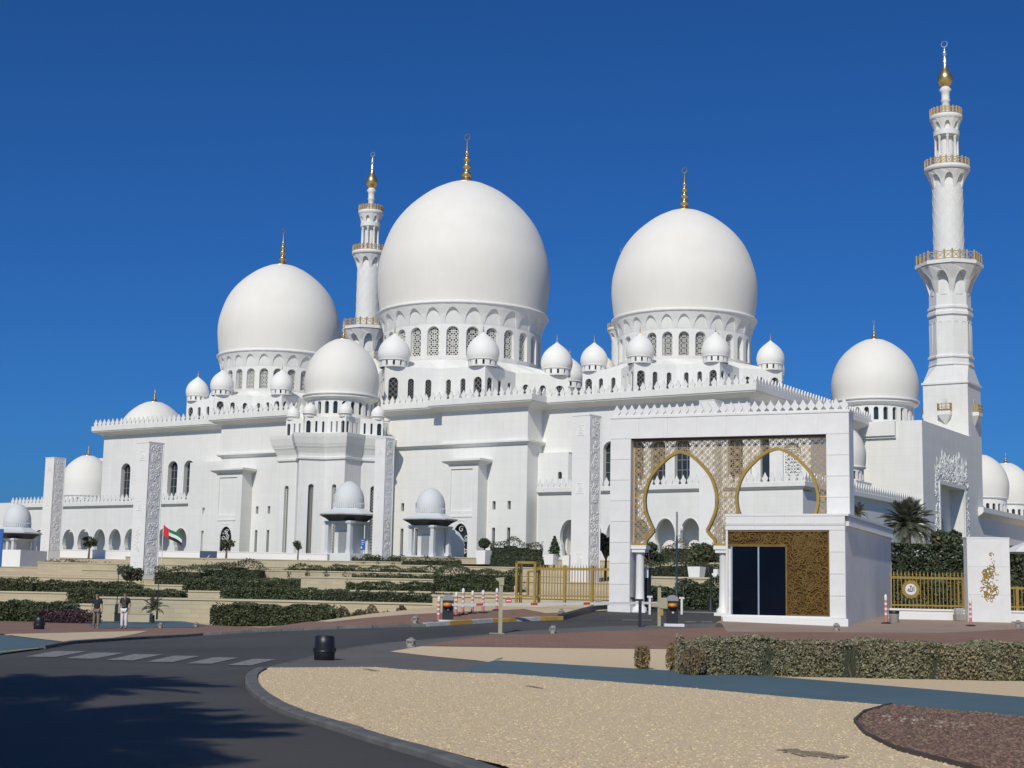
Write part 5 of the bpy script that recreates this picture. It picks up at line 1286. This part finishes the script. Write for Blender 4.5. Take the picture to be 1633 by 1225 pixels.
planter(879, 884, 898, 166, 19, 'square white planter holding the cone-shaped tree left of the gate')
planter(905, 886, 900, 166, 14, 'square white planter just left of the carved pillar by the gate')
planter(1111, 904, 920, 112, 22, 'square white planter seen through the gate, left of the traffic post')
planter(1141, 908, 928, 104, 14, 'square white planter seen through the gate, beside the far column')
tree(772, 858, 882, 172, 21, 'small clipped ball tree in a white planter', n=900, leaf=.2, name='ball_tree', shape='ball', trunk=.3)
tree(884, 857, 886, 166, 23, 'small cone-shaped tree in a white planter left of the gate', n=900, leaf=.22, name='cone_tree', shape='cone', trunk=.1)
tree(965, 848, 908, 150, 34, 'leafy tree between the carved pillar and the gate leg', n=1800, leaf=.28)
tree(1036, 862, 916, 128, 44, 'dense green tree seen through the left side of the gate arch', n=2200, leaf=.25)
tree(1122, 866, 912, 150, 60, 'wide olive tree seen through the right side of the gate arch', n=2200, leaf=.28, m='hedge_leaf')
tree(142, 855, 878, 225, 27, 'small dark tree in front of the left arcade arches', n=700, leaf=.3, trunk=.12)
tree(361, 862, 880, 205, 28, 'flat little dark tree in front of the left portal pier', n=500, leaf=.3, trunk=.3)
tree(475, 862, 884, 208, 20, 'small sparse tree against the tower wall', n=220, leaf=.3)
tree(208, 903, 930, 140, 50, 'small dark tree left of the carved pillar among the hedges', n=1100, leaf=.24, trunk=.12)
tree(1506, 852, 878, 110, 64, 'dark treetops behind the tall hedge under the palm', n=1800, leaf=.3)
def frond(L, droop, n=26, seed=0):
    rn = random.Random(seed); mb = MB(); pts = []
    for i in range(n + 1):
        t = i / n; pts.append(Vector((L * (t - .12 * t * t * droop), 0, L * (.55 * t - (.42 + .5 * droop) * t * t))))
    mb.tube(pts, [.035 * (1 - .85 * i / n) for i in range(n + 1)], 4, cap=False)
    for i in range(3, n + 1):
        t = i / n; l = L * .30 * math.sin(math.pi * (.12 + .82 * t)) ** .7; p = pts[i]; d = (pts[i] - pts[i - 1]).normalized()
        for sg in (-1, 1):
            for k in (0, .5):
                q0 = p - d * (L / n) * k; e = q0 + d * l * .75 + Vector((0, sg * l * .62, rn.uniform(-.3, .02) * l)); m = q0.lerp(e, .45) + Vector((0, 0, .06 * l)); wv = d * .022 * L / 2.6
                mb.add([q0 - wv, m - wv * 1.3, e, m + wv * 1.3, q0 + wv], [(0, 1, 2, 3, 4)])
    return mb
FROND = [frond(1.0, d, 22, i).mesh('frond', 'palm_leaf') for i, d in enumerate((.15, .45, .8, 1.15))]
def palm(base, H_, L, label, n=46, seed=1, tr=.2):
    root = thing('palm_tree', label, 'palm tree', base); rn = random.Random(seed)
    t = MB(); k = 22; prof = []
    for i in range(k + 1):
        z = H_ * i / k; prof += [(tr * (1.25 - .35 * i / k), z), (tr * (1.02 - .3 * i / k), z + H_ / k * .55)]
    t.lathe(prof, 12, (0, 0, -.3)); t.build('trunk', 'bark', root)
    for i in range(n):
        f = i / n; pit = R(82 - 105 * f + rn.uniform(-7, 7)); a = i * 2.39996 + rn.uniform(-.2, .2); me = FROND[min(3, int(f * 3.6))]
        o = place('frond', me, root, (0, 0, H_)); s = L * rn.uniform(.85, 1.08)
        o.rotation_euler = (rn.uniform(-.35, .35), -max(-.6, pit * .8), a); o.scale = (s, s, s)
    return root
pb_ = at(1447, 872, 105); palm((pb_.x, 105, pb_.z - 1.3), 2.5, 2.25, 'date palm with stiff fronds above the tall hedge, right of the gatehouse', 64, 3, .3)
pb_ = at(1368, 826, 130); palm((pb_.x, 130, pb_.z - 1.6), 1.9, 1.1, 'small palm peeping over the gatehouse roof beside the gate leg', 26, 5, .12)
# palms of the central reservation beside the viewer: outside the picture, their shade lies on the road
for i, (x, y, h) in enumerate(((-10.7, 17.2, 6.6), (-14.2, 16.6, 6.6), (-8.9, 10.6, 6.4), (-8.0, 8.0, 6.8), (-7.4, 5.2, 5.4))):
    palm((x, y, 0), h, 3.3, 'tall roadside palm left of the viewer, its shade on the road', 54, 10 + i).__setitem__('group', 'roadside palms beside the viewer')

# ================================================================== people
def limb_mesh(name, verts, edges, radii, m, root, parent, lev=2, loc=None):
    me = bpy.data.meshes.new(name); me.from_pydata(verts, edges, []); me.materials.append(MATS[m])
    o = place(name, me, parent, loc)
    sk = o.modifiers.new('skin', 'SKIN'); lay = me.skin_vertices[0].data if me.skin_vertices else None
    if lay is None:
        bm = bmesh.new(); bm.from_mesh(me); bm.verts.layers.skin.verify(); bm.to_mesh(me); bm.free(); lay = me.skin_vertices[0].data
    for i, r in enumerate(radii): lay[i].radius = r if isinstance(r, tuple) else (r, r); lay[i].use_root = (i == root)
    sk.use_smooth_shade = True
    sd = o.modifiers.new('sub', 'SUBSURF'); sd.levels = lev; sd.render_levels = lev
    return o
def person(base, rz, label, shirt, trousers, shoes, step=0.0, cap=False, logo=False, bag=False, H_=1.76):
    root = thing('person', label, 'person', base, rz); k = H_ / 1.76     # faces -y
    J = {'pel': (0, 0, .96), 'wai': (0, .01, 1.10), 'che': (0, .02, 1.33), 'nek': (0, .01, 1.50), 'hd0': (0, -.015, 1.57), 'hd1': (0, -.01, 1.66), 'hd2': (0, 0, 1.735)}
    for s, sx in (('l', -1), ('r', 1)):
        st = step * sx
        J.update({s + 'hip': (.09 * sx, 0, .92), s + 'kn': (.105 * sx, -.02 - st * .5, .50), s + 'an': (.11 * sx, .02 - st, .085), s + 'to': (.125 * sx, -.13 - st, .035),
                  s + 'sh': (.175 * sx, .02, 1.44), s + 'el': (.245 * sx, .03 + st * .25, 1.15), s + 'wr': (.255 * sx, -.05 + st * .45, .90), s + 'ha': (.25 * sx, -.065 + st * .5, .82)})
    names = list(J); V = [tuple(c * k for c in J[n]) for n in names]; ix = {n: i for i, n in enumerate(names)}
    rad = {'pel': (.145, .105), 'wai': (.135, .10), 'che': (.155, .105), 'nek': .058, 'hd0': (.068, .082), 'hd1': (.078, .095), 'hd2': (.055, .065)}
    E_ = [('pel', 'wai'), ('wai', 'che'), ('che', 'nek'), ('nek', 'hd0'), ('hd0', 'hd1'), ('hd1', 'hd2')]
    for s in 'lr':
        rad.update({s + 'hip': .085, s + 'kn': .058, s + 'an': .04, s + 'to': (.04, .028), s + 'sh': .062, s + 'el': .045, s + 'wr': .03, s + 'ha': (.028, .036)})
        E_ += [('pel', s + 'hip'), (s + 'hip', s + 'kn'), (s + 'kn', s + 'an'), (s + 'an', s + 'to'), ('che', s + 'sh'), (s + 'sh', s + 'el'), (s + 'el', s + 'wr'), (s + 'wr', s + 'ha')]
    sc = lambda r, f=k: tuple(x * f for x in r) if isinstance(r, tuple) else r * f
    limb_mesh('body', V, [(ix[a], ix[b]) for a, b in E_], [sc(rad[n]) for n in names], 'skin', ix['pel'], root)
    def sub(name, ns, es, rr, m, r0): 
        i2 = {n: i for i, n in enumerate(ns)}
        pos = [J[n] if isinstance(n, str) and n in J else n for n in ns]
        return limb_mesh(name, [tuple(c * k for c in p) for p in pos], [(i2[a], i2[b]) for a, b in es], [sc(r) for r in rr], m, i2[r0], root)
    mid = lambda a, b, t: tuple(J[a][i] + (J[b][i] - J[a][i]) * t for i in range(3))
    ls, rs = mid('lsh', 'lel', .72), mid('rsh', 'rel', .72); hem = (0, 0, .88); col = (0, .01, 1.47)
    sub('shirt', [hem, 'wai', 'che', col, 'lsh', 'rsh', ls, rs], [(hem, 'wai'), ('wai', 'che'), ('che', col), ('che', 'lsh'), ('che', 'rsh'), ('lsh', ls), ('rsh', rs)], [(.168, .128), (.158, .125), (.178, .13), (.085, .075), .083, .083, .074, .074], shirt, 'che')
    la, ra = mid('lkn', 'lan', .92), mid('rkn', 'ran', .92)
    sub('trousers', ['pel', 'lhip', 'rhip', 'lkn', 'rkn', la, ra], [('pel', 'lhip'), ('pel', 'rhip'), ('lhip', 'lkn'), ('rhip', 'rkn'), ('lkn', la), ('rkn', ra)], [(.16, .122), .105, .105, .08, .08, .072, .072], trousers, 'pel')
    for s in 'lr':
        sub('shoe', [(J[s + 'an'][0], J[s + 'an'][1] + .03, .045), s + 'to'], [((J[s + 'an'][0], J[s + 'an'][1] + .03, .045), s + 'to')], [(.05, .045), (.046, .035)], shoes, s + 'to')
        for f in range(5):                     # fingers
            hx, hy, hz = J[s + 'ha']; sx = -1 if s == 'l' else 1
            if f < 4: p = [(hx - .002 * sx, hy - .028 + .018 * f, hz - .02), (hx - .006 * sx, hy - .03 + .018 * f, hz - .06 - (.01 if f in (1, 2) else 0)), (hx - .022 * sx, hy - .032 + .018 * f, hz - .088 - (.012 if f in (1, 2) else 0))]
            else: p = [(hx - .01 * sx, hy - .03, hz + .02), (hx - .03 * sx, hy - .055, hz - .02), (hx - .032 * sx, hy - .058, hz - .045)]
            mb = MB(); mb.tube([tuple(c * k for c in q) for q in p], [.0095 * k, .009 * k, .006 * k], 6); mb.build('finger', 'skin', root)
    # face and hair
    hx = Vector(J['hd1']) * k; mb = MB()
    mb.tube([hx + Vector((0, -.088, .015)) * k, hx + Vector((0, -.112, -.02)) * k, hx + Vector((0, -.09, -.03)) * k], [.010, .015, .010], 6); mb.build('nose', 'skin', root)
    mb = MB()
    for sx in (-1, 1): mb.box(*(hx.x + .030 * sx * k - .014, hx.x + .030 * sx * k + .014), hx.y - .096 * k, hx.y - .085 * k, hx.z + .006, hx.z + .02)
    mb.box(hx.x - .022, hx.x + .022, hx.y - .094, hx.y - .085, hx.z - .058, hx.z - .05); mb.build('eyes_and_mouth', 'hair', root)
    mb = MB()
    for sx in (-1, 1): mb.tube([hx + Vector((.078 * sx, .005, .02)) * k, hx + Vector((.09 * sx, .012, 0)) * k, hx + Vector((.08 * sx, .005, -.025)) * k], [.012, .016, .01], 6)
    mb.build('ears', 'skin', root)
    vs = []; fs = []; na, nb = 14, 7
    for j in range(nb):
        ph = (j / (nb - 1)) * 1.45
        for i in range(na):
            a = 2 * math.pi * i / na; low = .9 + .25 * math.sin(a) if j == nb - 1 else 1; ph2 = ph * low
            vs.append(hx + Vector((.088 * math.sin(ph2) * math.cos(a), .008 + .102 * math.sin(ph2) * math.sin(a), .022 + .085 * math.cos(ph2))) * k)
    for j in range(nb - 1):
        for i in range(na): fs.append((j * na + i, j * na + (i + 1) % na, (j + 1) * na + (i + 1) % na, (j + 1) * na + i))
    mb = MB(); mb.add(vs, fs, 0, True); mb.build('hair', 'hair', root)
    if logo:
        mb = MB()
        rn = random.Random(5)
        for j in range(6):
            z = (1.06 + j * .065) * k; x = -.09
            while x < .085:
                wd = rn.uniform(.025, .06); mb.box(x * k, (x + wd) * k, -.142 * k, -.118 * k, z, z + .035 * k); x += wd + .02
        mb.build('shirt_print', 'print_grey', root)
    if bag:
        b_ = MB(); x, y, z = [c * k for c in J['rha']]; b_.box(x - .05, x + .08, y - .14, y + .14, z - .42, z - .14); b_.bar((x, y - .08, z - .14), (x, y, z), .02); b_.bar((x, y + .08, z - .14), (x, y, z), .02); o = b_.build('hand_bag', 'black_cloth', root)
    return root
p = gp(152.5, 1003.5); person(p, R(8), 'man in dark navy polo shirt and khaki trousers walking on the pavement', 'navy_cloth', 'khaki_cloth', 'khaki_cloth', .09, H_=1.74)
p = gp(197, 1003.5); person(p, R(-6), 'man in black printed shirt and white trousers standing on the pavement', 'black_cloth', 'white_cloth', 'black_cloth', .03, logo=True, H_=1.80)

# ================================================================== street furniture
def litter_bin(px, yb, s, label):
    p = gp(px, yb); root = thing('litter_bin', label, 'bin', p, .3, 'black barrel bins')
    m = MB(); m.lathe([(.25 * s, 0), (.275 * s, .02), (.285 * s, .22 * s), (.275 * s, .45 * s), (.265 * s, .62 * s), (.25 * s, .63 * s), (.24 * s, .5 * s)], 28); m.build('barrel', 'black_plastic', root)
    b = MB()
    for z in (.22,): b.lathe([(.285 * s, z * s), (.297 * s, (z + .01) * s), (.297 * s, (z + .03) * s), (.288 * s, (z + .05) * s)], 28)
    b.build('hoop', 'black_plastic', root)
    for sx in (-1, 1):
        h = MB(); h.box(.27 * s * sx - .035 * s, .27 * s * sx + .035 * s, -.05 * s, .05 * s, .24 * s, .34 * s); h.build('handle', 'black_plastic', root)
    l = MB(); l.lathe([(.25 * s, .61 * s), (.262 * s, .64 * s), (.22 * s, .665 * s), (0, .67 * s)], 28); l.build('lid', 'black_plastic', root)
litter_bin(517, 1053.5, .92, 'black barrel bin on the pavement corner beside the road')
litter_bin(62, 1004, .88, 'black barrel bin on the brown pavement, left of the two men')
LIT = None
def ground_light(px, yb, s, label):
    s *= .8; p = gp(px, yb); root = thing('ground_light', label, 'ground light', p, .4, 'low round ground lights')
    m = MB(); m.lathe([(.15 * s, 0), (.16 * s, .06), (.13 * s, .09), (.12 * s, .16), (.17 * s, .18), (.175 * s, .23), (.12 * s, .25), (0, .255)], 18); m.build('housing', 'concrete', root)
    c = MB(); c.box(-.05, .05, -.05, .05, .25, .29); c.build('cap', 'grey_metal', root)
    for k in range(4):
        q = MB(); t = R(90) * k; q.box(.125 * math.cos(t) - .02, .125 * math.cos(t) + .02, .125 * math.sin(t) - .02, .125 * math.sin(t) + .02, .08, .19); q.build('fin', 'concrete', root)
for px, yb, s, l in ((655, 1033, 1.0, 'round concrete ground light at the tip of the sand strip'), (882, 1011, .8, 'round ground light on the brown pavement, middle'), (1334, 1006.5, .8, 'round ground light in front of the gatehouse corner'),
                     (895, 982.5, .7, 'round ground light on the far kerb below the barrier arm'), (662, 994.5, .8, 'round ground light on the far pavement near the painted kerb'), (256, 1002, .8, 'round ground light on the blue-grey plaza, right of the two men'),
                     (313, 1000.5, .8, 'round ground light at the right end of the blue-grey plaza'), (25, 988, .7, 'round ground light at the far left pavement'), (1624, 1001, .8, 'round ground light at the right edge of the picture')):
    ground_light(px, yb, s, l)
def delineator(px, yt, yb, Y, label, top=True):
    b = gp(px, yb); Y = b.y; h = at(px, yt, Y).z - b.z; root = thing('delineator_post', label, 'delineator', b, 0, 'red and white delineator posts')
    m = MB(); m.lathe([(.20, 0), (.21, .03), (.15, .06), (.06, .07)], 8, smooth=False); m.build('base', 'rubber', root)
    m = MB(); m.lathe([(.058, .05), (.052, h * .86)], 14); m.build('post', 'pink_plastic', root)
    for z in (.30, .47, .64):
        k = MB(); k.lathe([(.0595, h * z), (.0585, h * (z + .075))], 14); k.build('band', 'white_metal', root)
    k = MB(); k.lathe([(.055, h * .80), (.06, h * .82), (.06, h * .93), (.03, h), (0, h)], 12); k.build('cap', 'white_metal', root)
delineator(699, 951, 993, 62, 'red and white delineator post left of the first barrier cabinet')
for px, yt, yb, Y, l in ((727, 944, 983, 66, 'right behind the first barrier cabinet'), (738, 938, 981, 67, 'with a thin tip, second behind the barrier cabinet'), (753, 942, 979, 68, 'third behind the white barrier arm'), (770, 941, 978, 69, 'fourth behind the white barrier arm'), (792, 938, 974, 70, 'behind the beige post'), (821, 934, 966, 72, 'nearest the gold box frame')):
    delineator(px, yt, yb, Y, 'red and white delineator post ' + l)
delineator(1413, 948, 995, 59, 'red and white delineator post at the gatehouse side wall, next to the rubbish bin')
delineator(1548, 953, 999, 59.5, 'red and white delineator post in front of the white gate slab')
def barrier(px, yt, yb, Y, label, arm_to=None, rz=0.0):
    b = gp(px, yb); Y = b.y; h = at(px, yt, Y).z - b.z; root = thing('barrier_cabinet', label, 'barrier', b, rz, 'car park barrier cabinets')
    m = MB(); m.box(-.32, .42, -.28, .28, -.35, .10); m.build('plinth', 'white_metal', root)
    m = MB(); m.box(-.20, .20, -.17, .17, .10, h - .2); m.build('cabinet', 'dark_metal', root)
    m = MB(); m.prism([(-.21, 0)] + [(-.21 * math.cos(R(15) * i), .05 + .17 * math.sin(R(15) * i)) for i in range(13)] + [(.21, 0)], lambda x, z, d: (x, d, h - .22 + z), -.19, .19); m.build('hood', 'grey_metal', root)
    m = MB(); m.lathe([(.02, 0), (.15, .02), (.17, .08), (.15, .14), (.02, .16)], 16, (-.02, -.24, h - .46)); m.build('lamp', 'orange_plastic', root)
    m = MB(); m.box(-.03, .05, -.175, -.17, h * .42, h * .48); m.build('badge', 'white_metal', root)
    if arm_to:
        a = Vector((0, -.24, h - .38)); q = at(*arm_to) - b; M = Matrix.Rotation(-rz, 3, 'Z'); q = M @ q
        m = MB(); m.bar(a, q, .05, .09); m.build('boom', 'white_metal', root)
        k = MB()
        for i in range(3): t = .12 + i * .24; k.bar(a.lerp(q, t) + Vector((0, -.004, 0)), a.lerp(q, t + .03) + Vector((0, -.004, 0)), .052, .092)
        k.build('boom_band', 'red_plastic', root)
    return root
B1 = barrier(714, 948, 993, 63, 'dark barrier cabinet with orange lamp and long white arm, left of the gate', (1064, 961.5, 60))
barrier(1072, 949, 999, 57.5, 'dark barrier cabinet with orange lamp in front of the gate opening')
def disc(px, py, Y, r, label, m, bar=True):
    c = at(px, py, Y); root = thing('no_entry_disc', label, 'sign', c); k = MB()
    k.prism([(r * math.cos(R(12) * i), r * math.sin(R(12) * i)) for i in range(30)], lambda x, z, d: (x, d, z), -.02, .02); k.build('plate', m, root)
    if bar: k = MB(); k.box(-r * .68, r * .68, -.03, -.021, -r * .16, r * .16); k.build('white_bar', 'white_metal', root)
    else: k = MB(); k.prism([(r * .78 * math.cos(R(12) * i), r * .78 * math.sin(R(12) * i)) for i in range(30)], lambda x, z, d: (x, d, z), -.03, -.021); k.build('back_plate', 'concrete', root)
disc(811, 958, 61.7, .135, 'round red no entry disc hanging on the white barrier arm', 'red_plastic')
disc(954, 960, 60.6, .13, 'round faded brownish disc hanging on the barrier arm near the gate', 'beige_metal', False)
b = gp(797.5, 1011); h = at(799.5, 921, b.y).z - b.z; t = thing('camera_post', 'beige square post with an angled box head on the pavement edge', 'post', b)
m = MB(); m.box(-.065, .065, -.065, .065, 0, h - .18); m.build('post', 'beige_metal', t)
m = MB(); m.box(-.36, .14, -.28, .28, -.02, .03); m.build('base_plate', 'concrete', t)
m = MB(); m.prism([(-.17, h - .02), (.10, h + .01), (.10, h - .26), (-.04, h - .26), (-.07, h - .14), (-.17, h - .08)], lambda x, z, d: (x, d, z), -.09, .09); m.build('camera_box', 'beige_metal', t)
b = gp(1051, 999); h = at(1051, 937, b.y).z - b.z; t = thing('reader_post', 'beige card reader post with boxes on its side, by the barrier', 'post', b)
m = MB(); m.box(-.06, .06, -.06, .06, 0, h); m.build('post', 'beige_metal', t)
m = MB(); m.box(.0, .30, -.10, .10, h * .46, h * .74); m.box(-.3, .05, -.08, .08, h * .50, h * .60); m.build('reader_box', 'beige_metal', t); m = MB(); m.box(.02, .14, -.1, .1, h * .28, h * .44); m.build('small_box', 'kerb_yellow', t)
b = gp(1020.5, 1000.5); h = at(1020, 958, b.y).z - b.z; t = thing('arm_rest_post', 'dark post with a short forked head that holds the barrier arm', 'post', b)
m = MB(); m.box(-.055, .055, -.055, .055, 0, h); m.build('post', 'dark_metal', t); m = MB(); m.box(-.30, .12, -.05, .05, h - .02, h + .06); m.box(-.36, -.2, -.05, .05, h + .04, h + .12); m.build('fork', 'dark_metal', t)
for px, yt, yb, Y, l in ((1036, 951, 980, 60, 'white T-shaped marker post left of the card reader'), (1087, 953, 980, 60, 'white T-shaped marker post right of the barrier cabinet')):
    b = gp(px, yb); h = at(px, yt, b.y).z - b.z; t = thing('marker_post', l, 'post', b, 0, 'white marker posts by the gate'); m = MB(); m.box(-.045, .045, -.03, .03, 0, h); m.build('post', 'white_metal', t); m = MB(); m.box(-.11, .11, -.04, .04, h - .06, h + .02); m.build('head', 'white_metal', t)
b = at(1133.5, 974, 68); h = at(1133.5, 905, 68).z - b.z; t = thing('signal_post', 'slim black signal post on a flared base, seen through the gate', 'post', b)
m = MB(); m.lathe([(.16, 0), (.15, .08), (.07, .5), (.05, .6), (.045, h)], 14); m.build('post', 'dark_metal', t); m = MB(); m.box(-.10, .10, -.10, .08, h - .25, h + .05); m.build('lamp_head', 'black_plastic', t)
m = MB(); m.box(-1.3, 1.5, -.8, 1.2, -.2, .02); tag(m.build('traffic_island', 'concrete', None, at(1128, 977, 67.5)), 'pale low traffic island under the slim black signal post', 'traffic island')
b = at(1079, 962, 72); h = at(1076, 818, 72).z - b.z; t = thing('camera_mast', 'thin pale mast with two small cameras seen through the left gate arch', 'mast', b)
m = MB(); m.lathe([(.055, 0), (.045, h)], 10); m.build('pole', 'grey_metal', t)
for dx, dz, s in ((.22, -.72, .07), (.12, -1.02, .05)):
    m = MB(); m.lathe([(s, 0), (s * 1.1, .05), (s * 1.1, .14), (s * .5, .2)], 12, (dx, -.05, h + dz - .1)); m.bar((0, 0, h + dz), (dx, -.05, h + dz), .03); m.build('camera', 'white_metal', t)
m = MB(); m.box(-.04, .04, -.07, .07, h - .12, h + .05); m.build('cap', 'grey_metal', t)
# dark equipment left in the gate opening
b = at(1029.5, 975, 66.5); t = thing('dark_cabinet', 'dark control cabinet with white box behind the left gate column', 'cabinet', b, GA)
m = MB(); m.box(-.1, .12, 0, .4, -.3, 1.9); m.build('body', 'dark_metal', t); m = MB(); m.box(-.02, .13, -.06, .0, 1.45, 1.9); m.build('white_box', 'white_metal', t)
# rubbish bin and concrete block by the right fence
b = gp(1426, 993); t = thing('rubbish_bin', 'beige round rubbish bin with black rim beside the gatehouse', 'bin', b)
m = MB(); m.lathe([(.17, 0), (.18, .02), (.20, .36), (.20, .38)], 20); m.build('body', 'concrete', t); m = MB(); m.lathe([(.205, .36), (.21, .38), (.21, .47), (.17, .48), (.16, .40)], 20); m.build('rim', 'black_plastic', t)
b = at(1529, 989, 63.9); t = thing('concrete_block', 'rough concrete block standing against the low white wall', 'concrete block', b, .2); m = MB(); m.box(-.16, .16, -.12, .12, 0, .5); m.build('upper_block', 'kerb_white', t); m = MB(); m.box(-.19, .26, -.16, .14, -.02, .24); m.build('lower_block', 'concrete', t)
# blue sign by the kiosk, blue sign at the left edge, flag
b = at(578, 886, 206); t = thing('blue_sign', 'blue information sign with white lines on two posts beside the first kiosk', 'sign', b, -.35)
m = MB(); m.box(-.36, .36, -.04, .04, .75, 2.25); m.build('panel', 'blue_sign', t); m = MB()
for x in (-.3, .3): m.box(x - .04, x + .04, -.03, .03, -.2, .8)
m.build('legs', 'grey_metal', t); m = MB()
for z, a, c in ((2.0, -.26, .22), (1.75, -.2, .26), (1.5, -.26, .16)): m.box(a, c, -.05, -.041, z, z + .06)
m.box(-.26, -.08, -.05, -.041, .95, 1.2); m.build('white_lines', 'white_metal', t)
b = at(-3, 912, 96); t = thing('blue_panel_sign', 'blue upright sign panel cut by the left edge of the picture', 'sign', b); m = MB(); m.box(-1.0, .17, -.05, .05, .3, 2.7); m.build('panel', 'blue_sign', t); m = MB(); m.box(-.9, -.8, -.04, .04, -1.2, .4); m.box(-.05, .05, -.04, .04, -1.2, .4); m.build('legs', 'grey_metal', t)
b = at(258.5, 880, 150); t = thing('flagpole', 'red, green, white and black flag on a short white pole before the arcade', 'flag', b); h = at(260, 836, 150).z - b.z
m = MB(); m.lathe([(.05, -1), (.04, h)], 8); m.build('pole', 'white_metal', t)
def wave(u): return .25 * math.sin(u * 2.3 + .4) * min(1, u), -.62 * u - .10 * math.sin(u * 3)
def flagstrip(name, u0, u1, v0, v1, m):
    mb = MB(); n = 8; vs = []
    for i in range(n + 1):
        u = u0 + (u1 - u0) * i / n; y, dz = wave(u); vs += [(u, y, h - .02 + dz - v0), (u, y, h - .02 + dz - v1)]
    vs2 = [(x, y + .012, z) for x, y, z in vs]; k = len(vs)
    mb.add(vs + vs2, [(2 * i, 2 * i + 1, 2 * i + 3, 2 * i + 2) for i in range(n)] + [(k + 2 * i, k + 2 * i + 2, k + 2 * i + 3, k + 2 * i + 1) for i in range(n)], 0, True); mb.build(name, m, t)
flagstrip('red_band', .03, .55, 0, .96, 'flag_red'); flagstrip('green_stripe', .55, 1.95, 0, .32, 'flag_green'); flagstrip('white_stripe', .55, 1.95, .32, .64, 'flag_white'); flagstrip('black_stripe', .55, 1.95, .64, .96, 'flag_black')
# little lamp, pale wall blocks and slim poles at the terrace foot
b = gp(283, 988.5); b.y = min(b.y, 95); t = thing('garden_lamp', 'small T-shaped garden lamp in front of the bare terrace wall', 'lamp', b); h = at(283, 956, b.y).z - b.z; m = MB(); m.lathe([(.06, 0), (.035, .05), (.03, h - .12)], 8); m.build('pole', 'beige_metal', t); m = MB(); m.lathe([(.03, h - .14), (.15, h - .04), (.15, h), (0, h)], 10); m.build('head', 'beige_metal', t)
for px, yt, yb, Y, l in ((185, 915, 988, 90, 'slim dark pole standing between the two men'), (250, 930, 988, 92, 'slim dark pole beside the withered palm, right of the men')):
    b = at(px, yb, Y); h = at(px + 2, yt, Y).z - b.z; t = thing('slim_pole', l, 'pole', b); m = MB(); m.lathe([(.06, 0), (.05, .6), (.03, .7), (.022, h)], 8); m.build('pole', 'dark_metal', t); m = MB(); m.box(-.06, .06, -.05, .05, h - .05, h + .1); m.build('head', 'dark_metal', t)
b = at(244, 988, 91); t = palm(b, .55, .95, 'small withered brown palm against the bare terrace wall', 16, 44, .1)
for o in t.children:
    if o.name.startswith('frond'): o.data = o.data
for x0, x1, yt, yb, Y, l in ((164, 182, 964, 988, 89.5, 'beige stone block between the two men at the terrace foot'), (204, 238, 979, 989, 89, 'low beige stone block right of the man in white trousers'), (182, 190, 979, 988, 88, 'small black box between the two men')):
    a, c = at(x0, yb, Y), at(x1, yb, Y); z = at(x0, yt, Y).z; m = MB(); m.box(0, c.x - a.x, 0, .8, -.1, z - a.z); m.box(-.03, c.x - a.x + .03, -.03, .83, z - a.z, z - a.z + .05); tag(m.build('stone_block' if 'beige' in l else 'black_box', 'terrace_top' if 'beige' in l else 'black_plastic', None, a), l, 'block' if 'beige' in l else 'box')
# white parasol at the right edge
b = at(1640, 935, 72); t = thing('parasol', 'white parasol at the right edge in front of a dark hedge', 'parasol', b); z = at(1640, 878, 72).z - b.z
m = MB(); m.lathe([(1.15, z - .14), (1.2, z - .1), (.7, z + .18), (.05, z + .42), (0, z + .42)], 8, smooth=False); m.build('canopy', 'white_metal', t); m = MB(); m.lathe([(.03, -2), (.03, z + .1)], 8); m.build('pole', 'grey_metal', t)
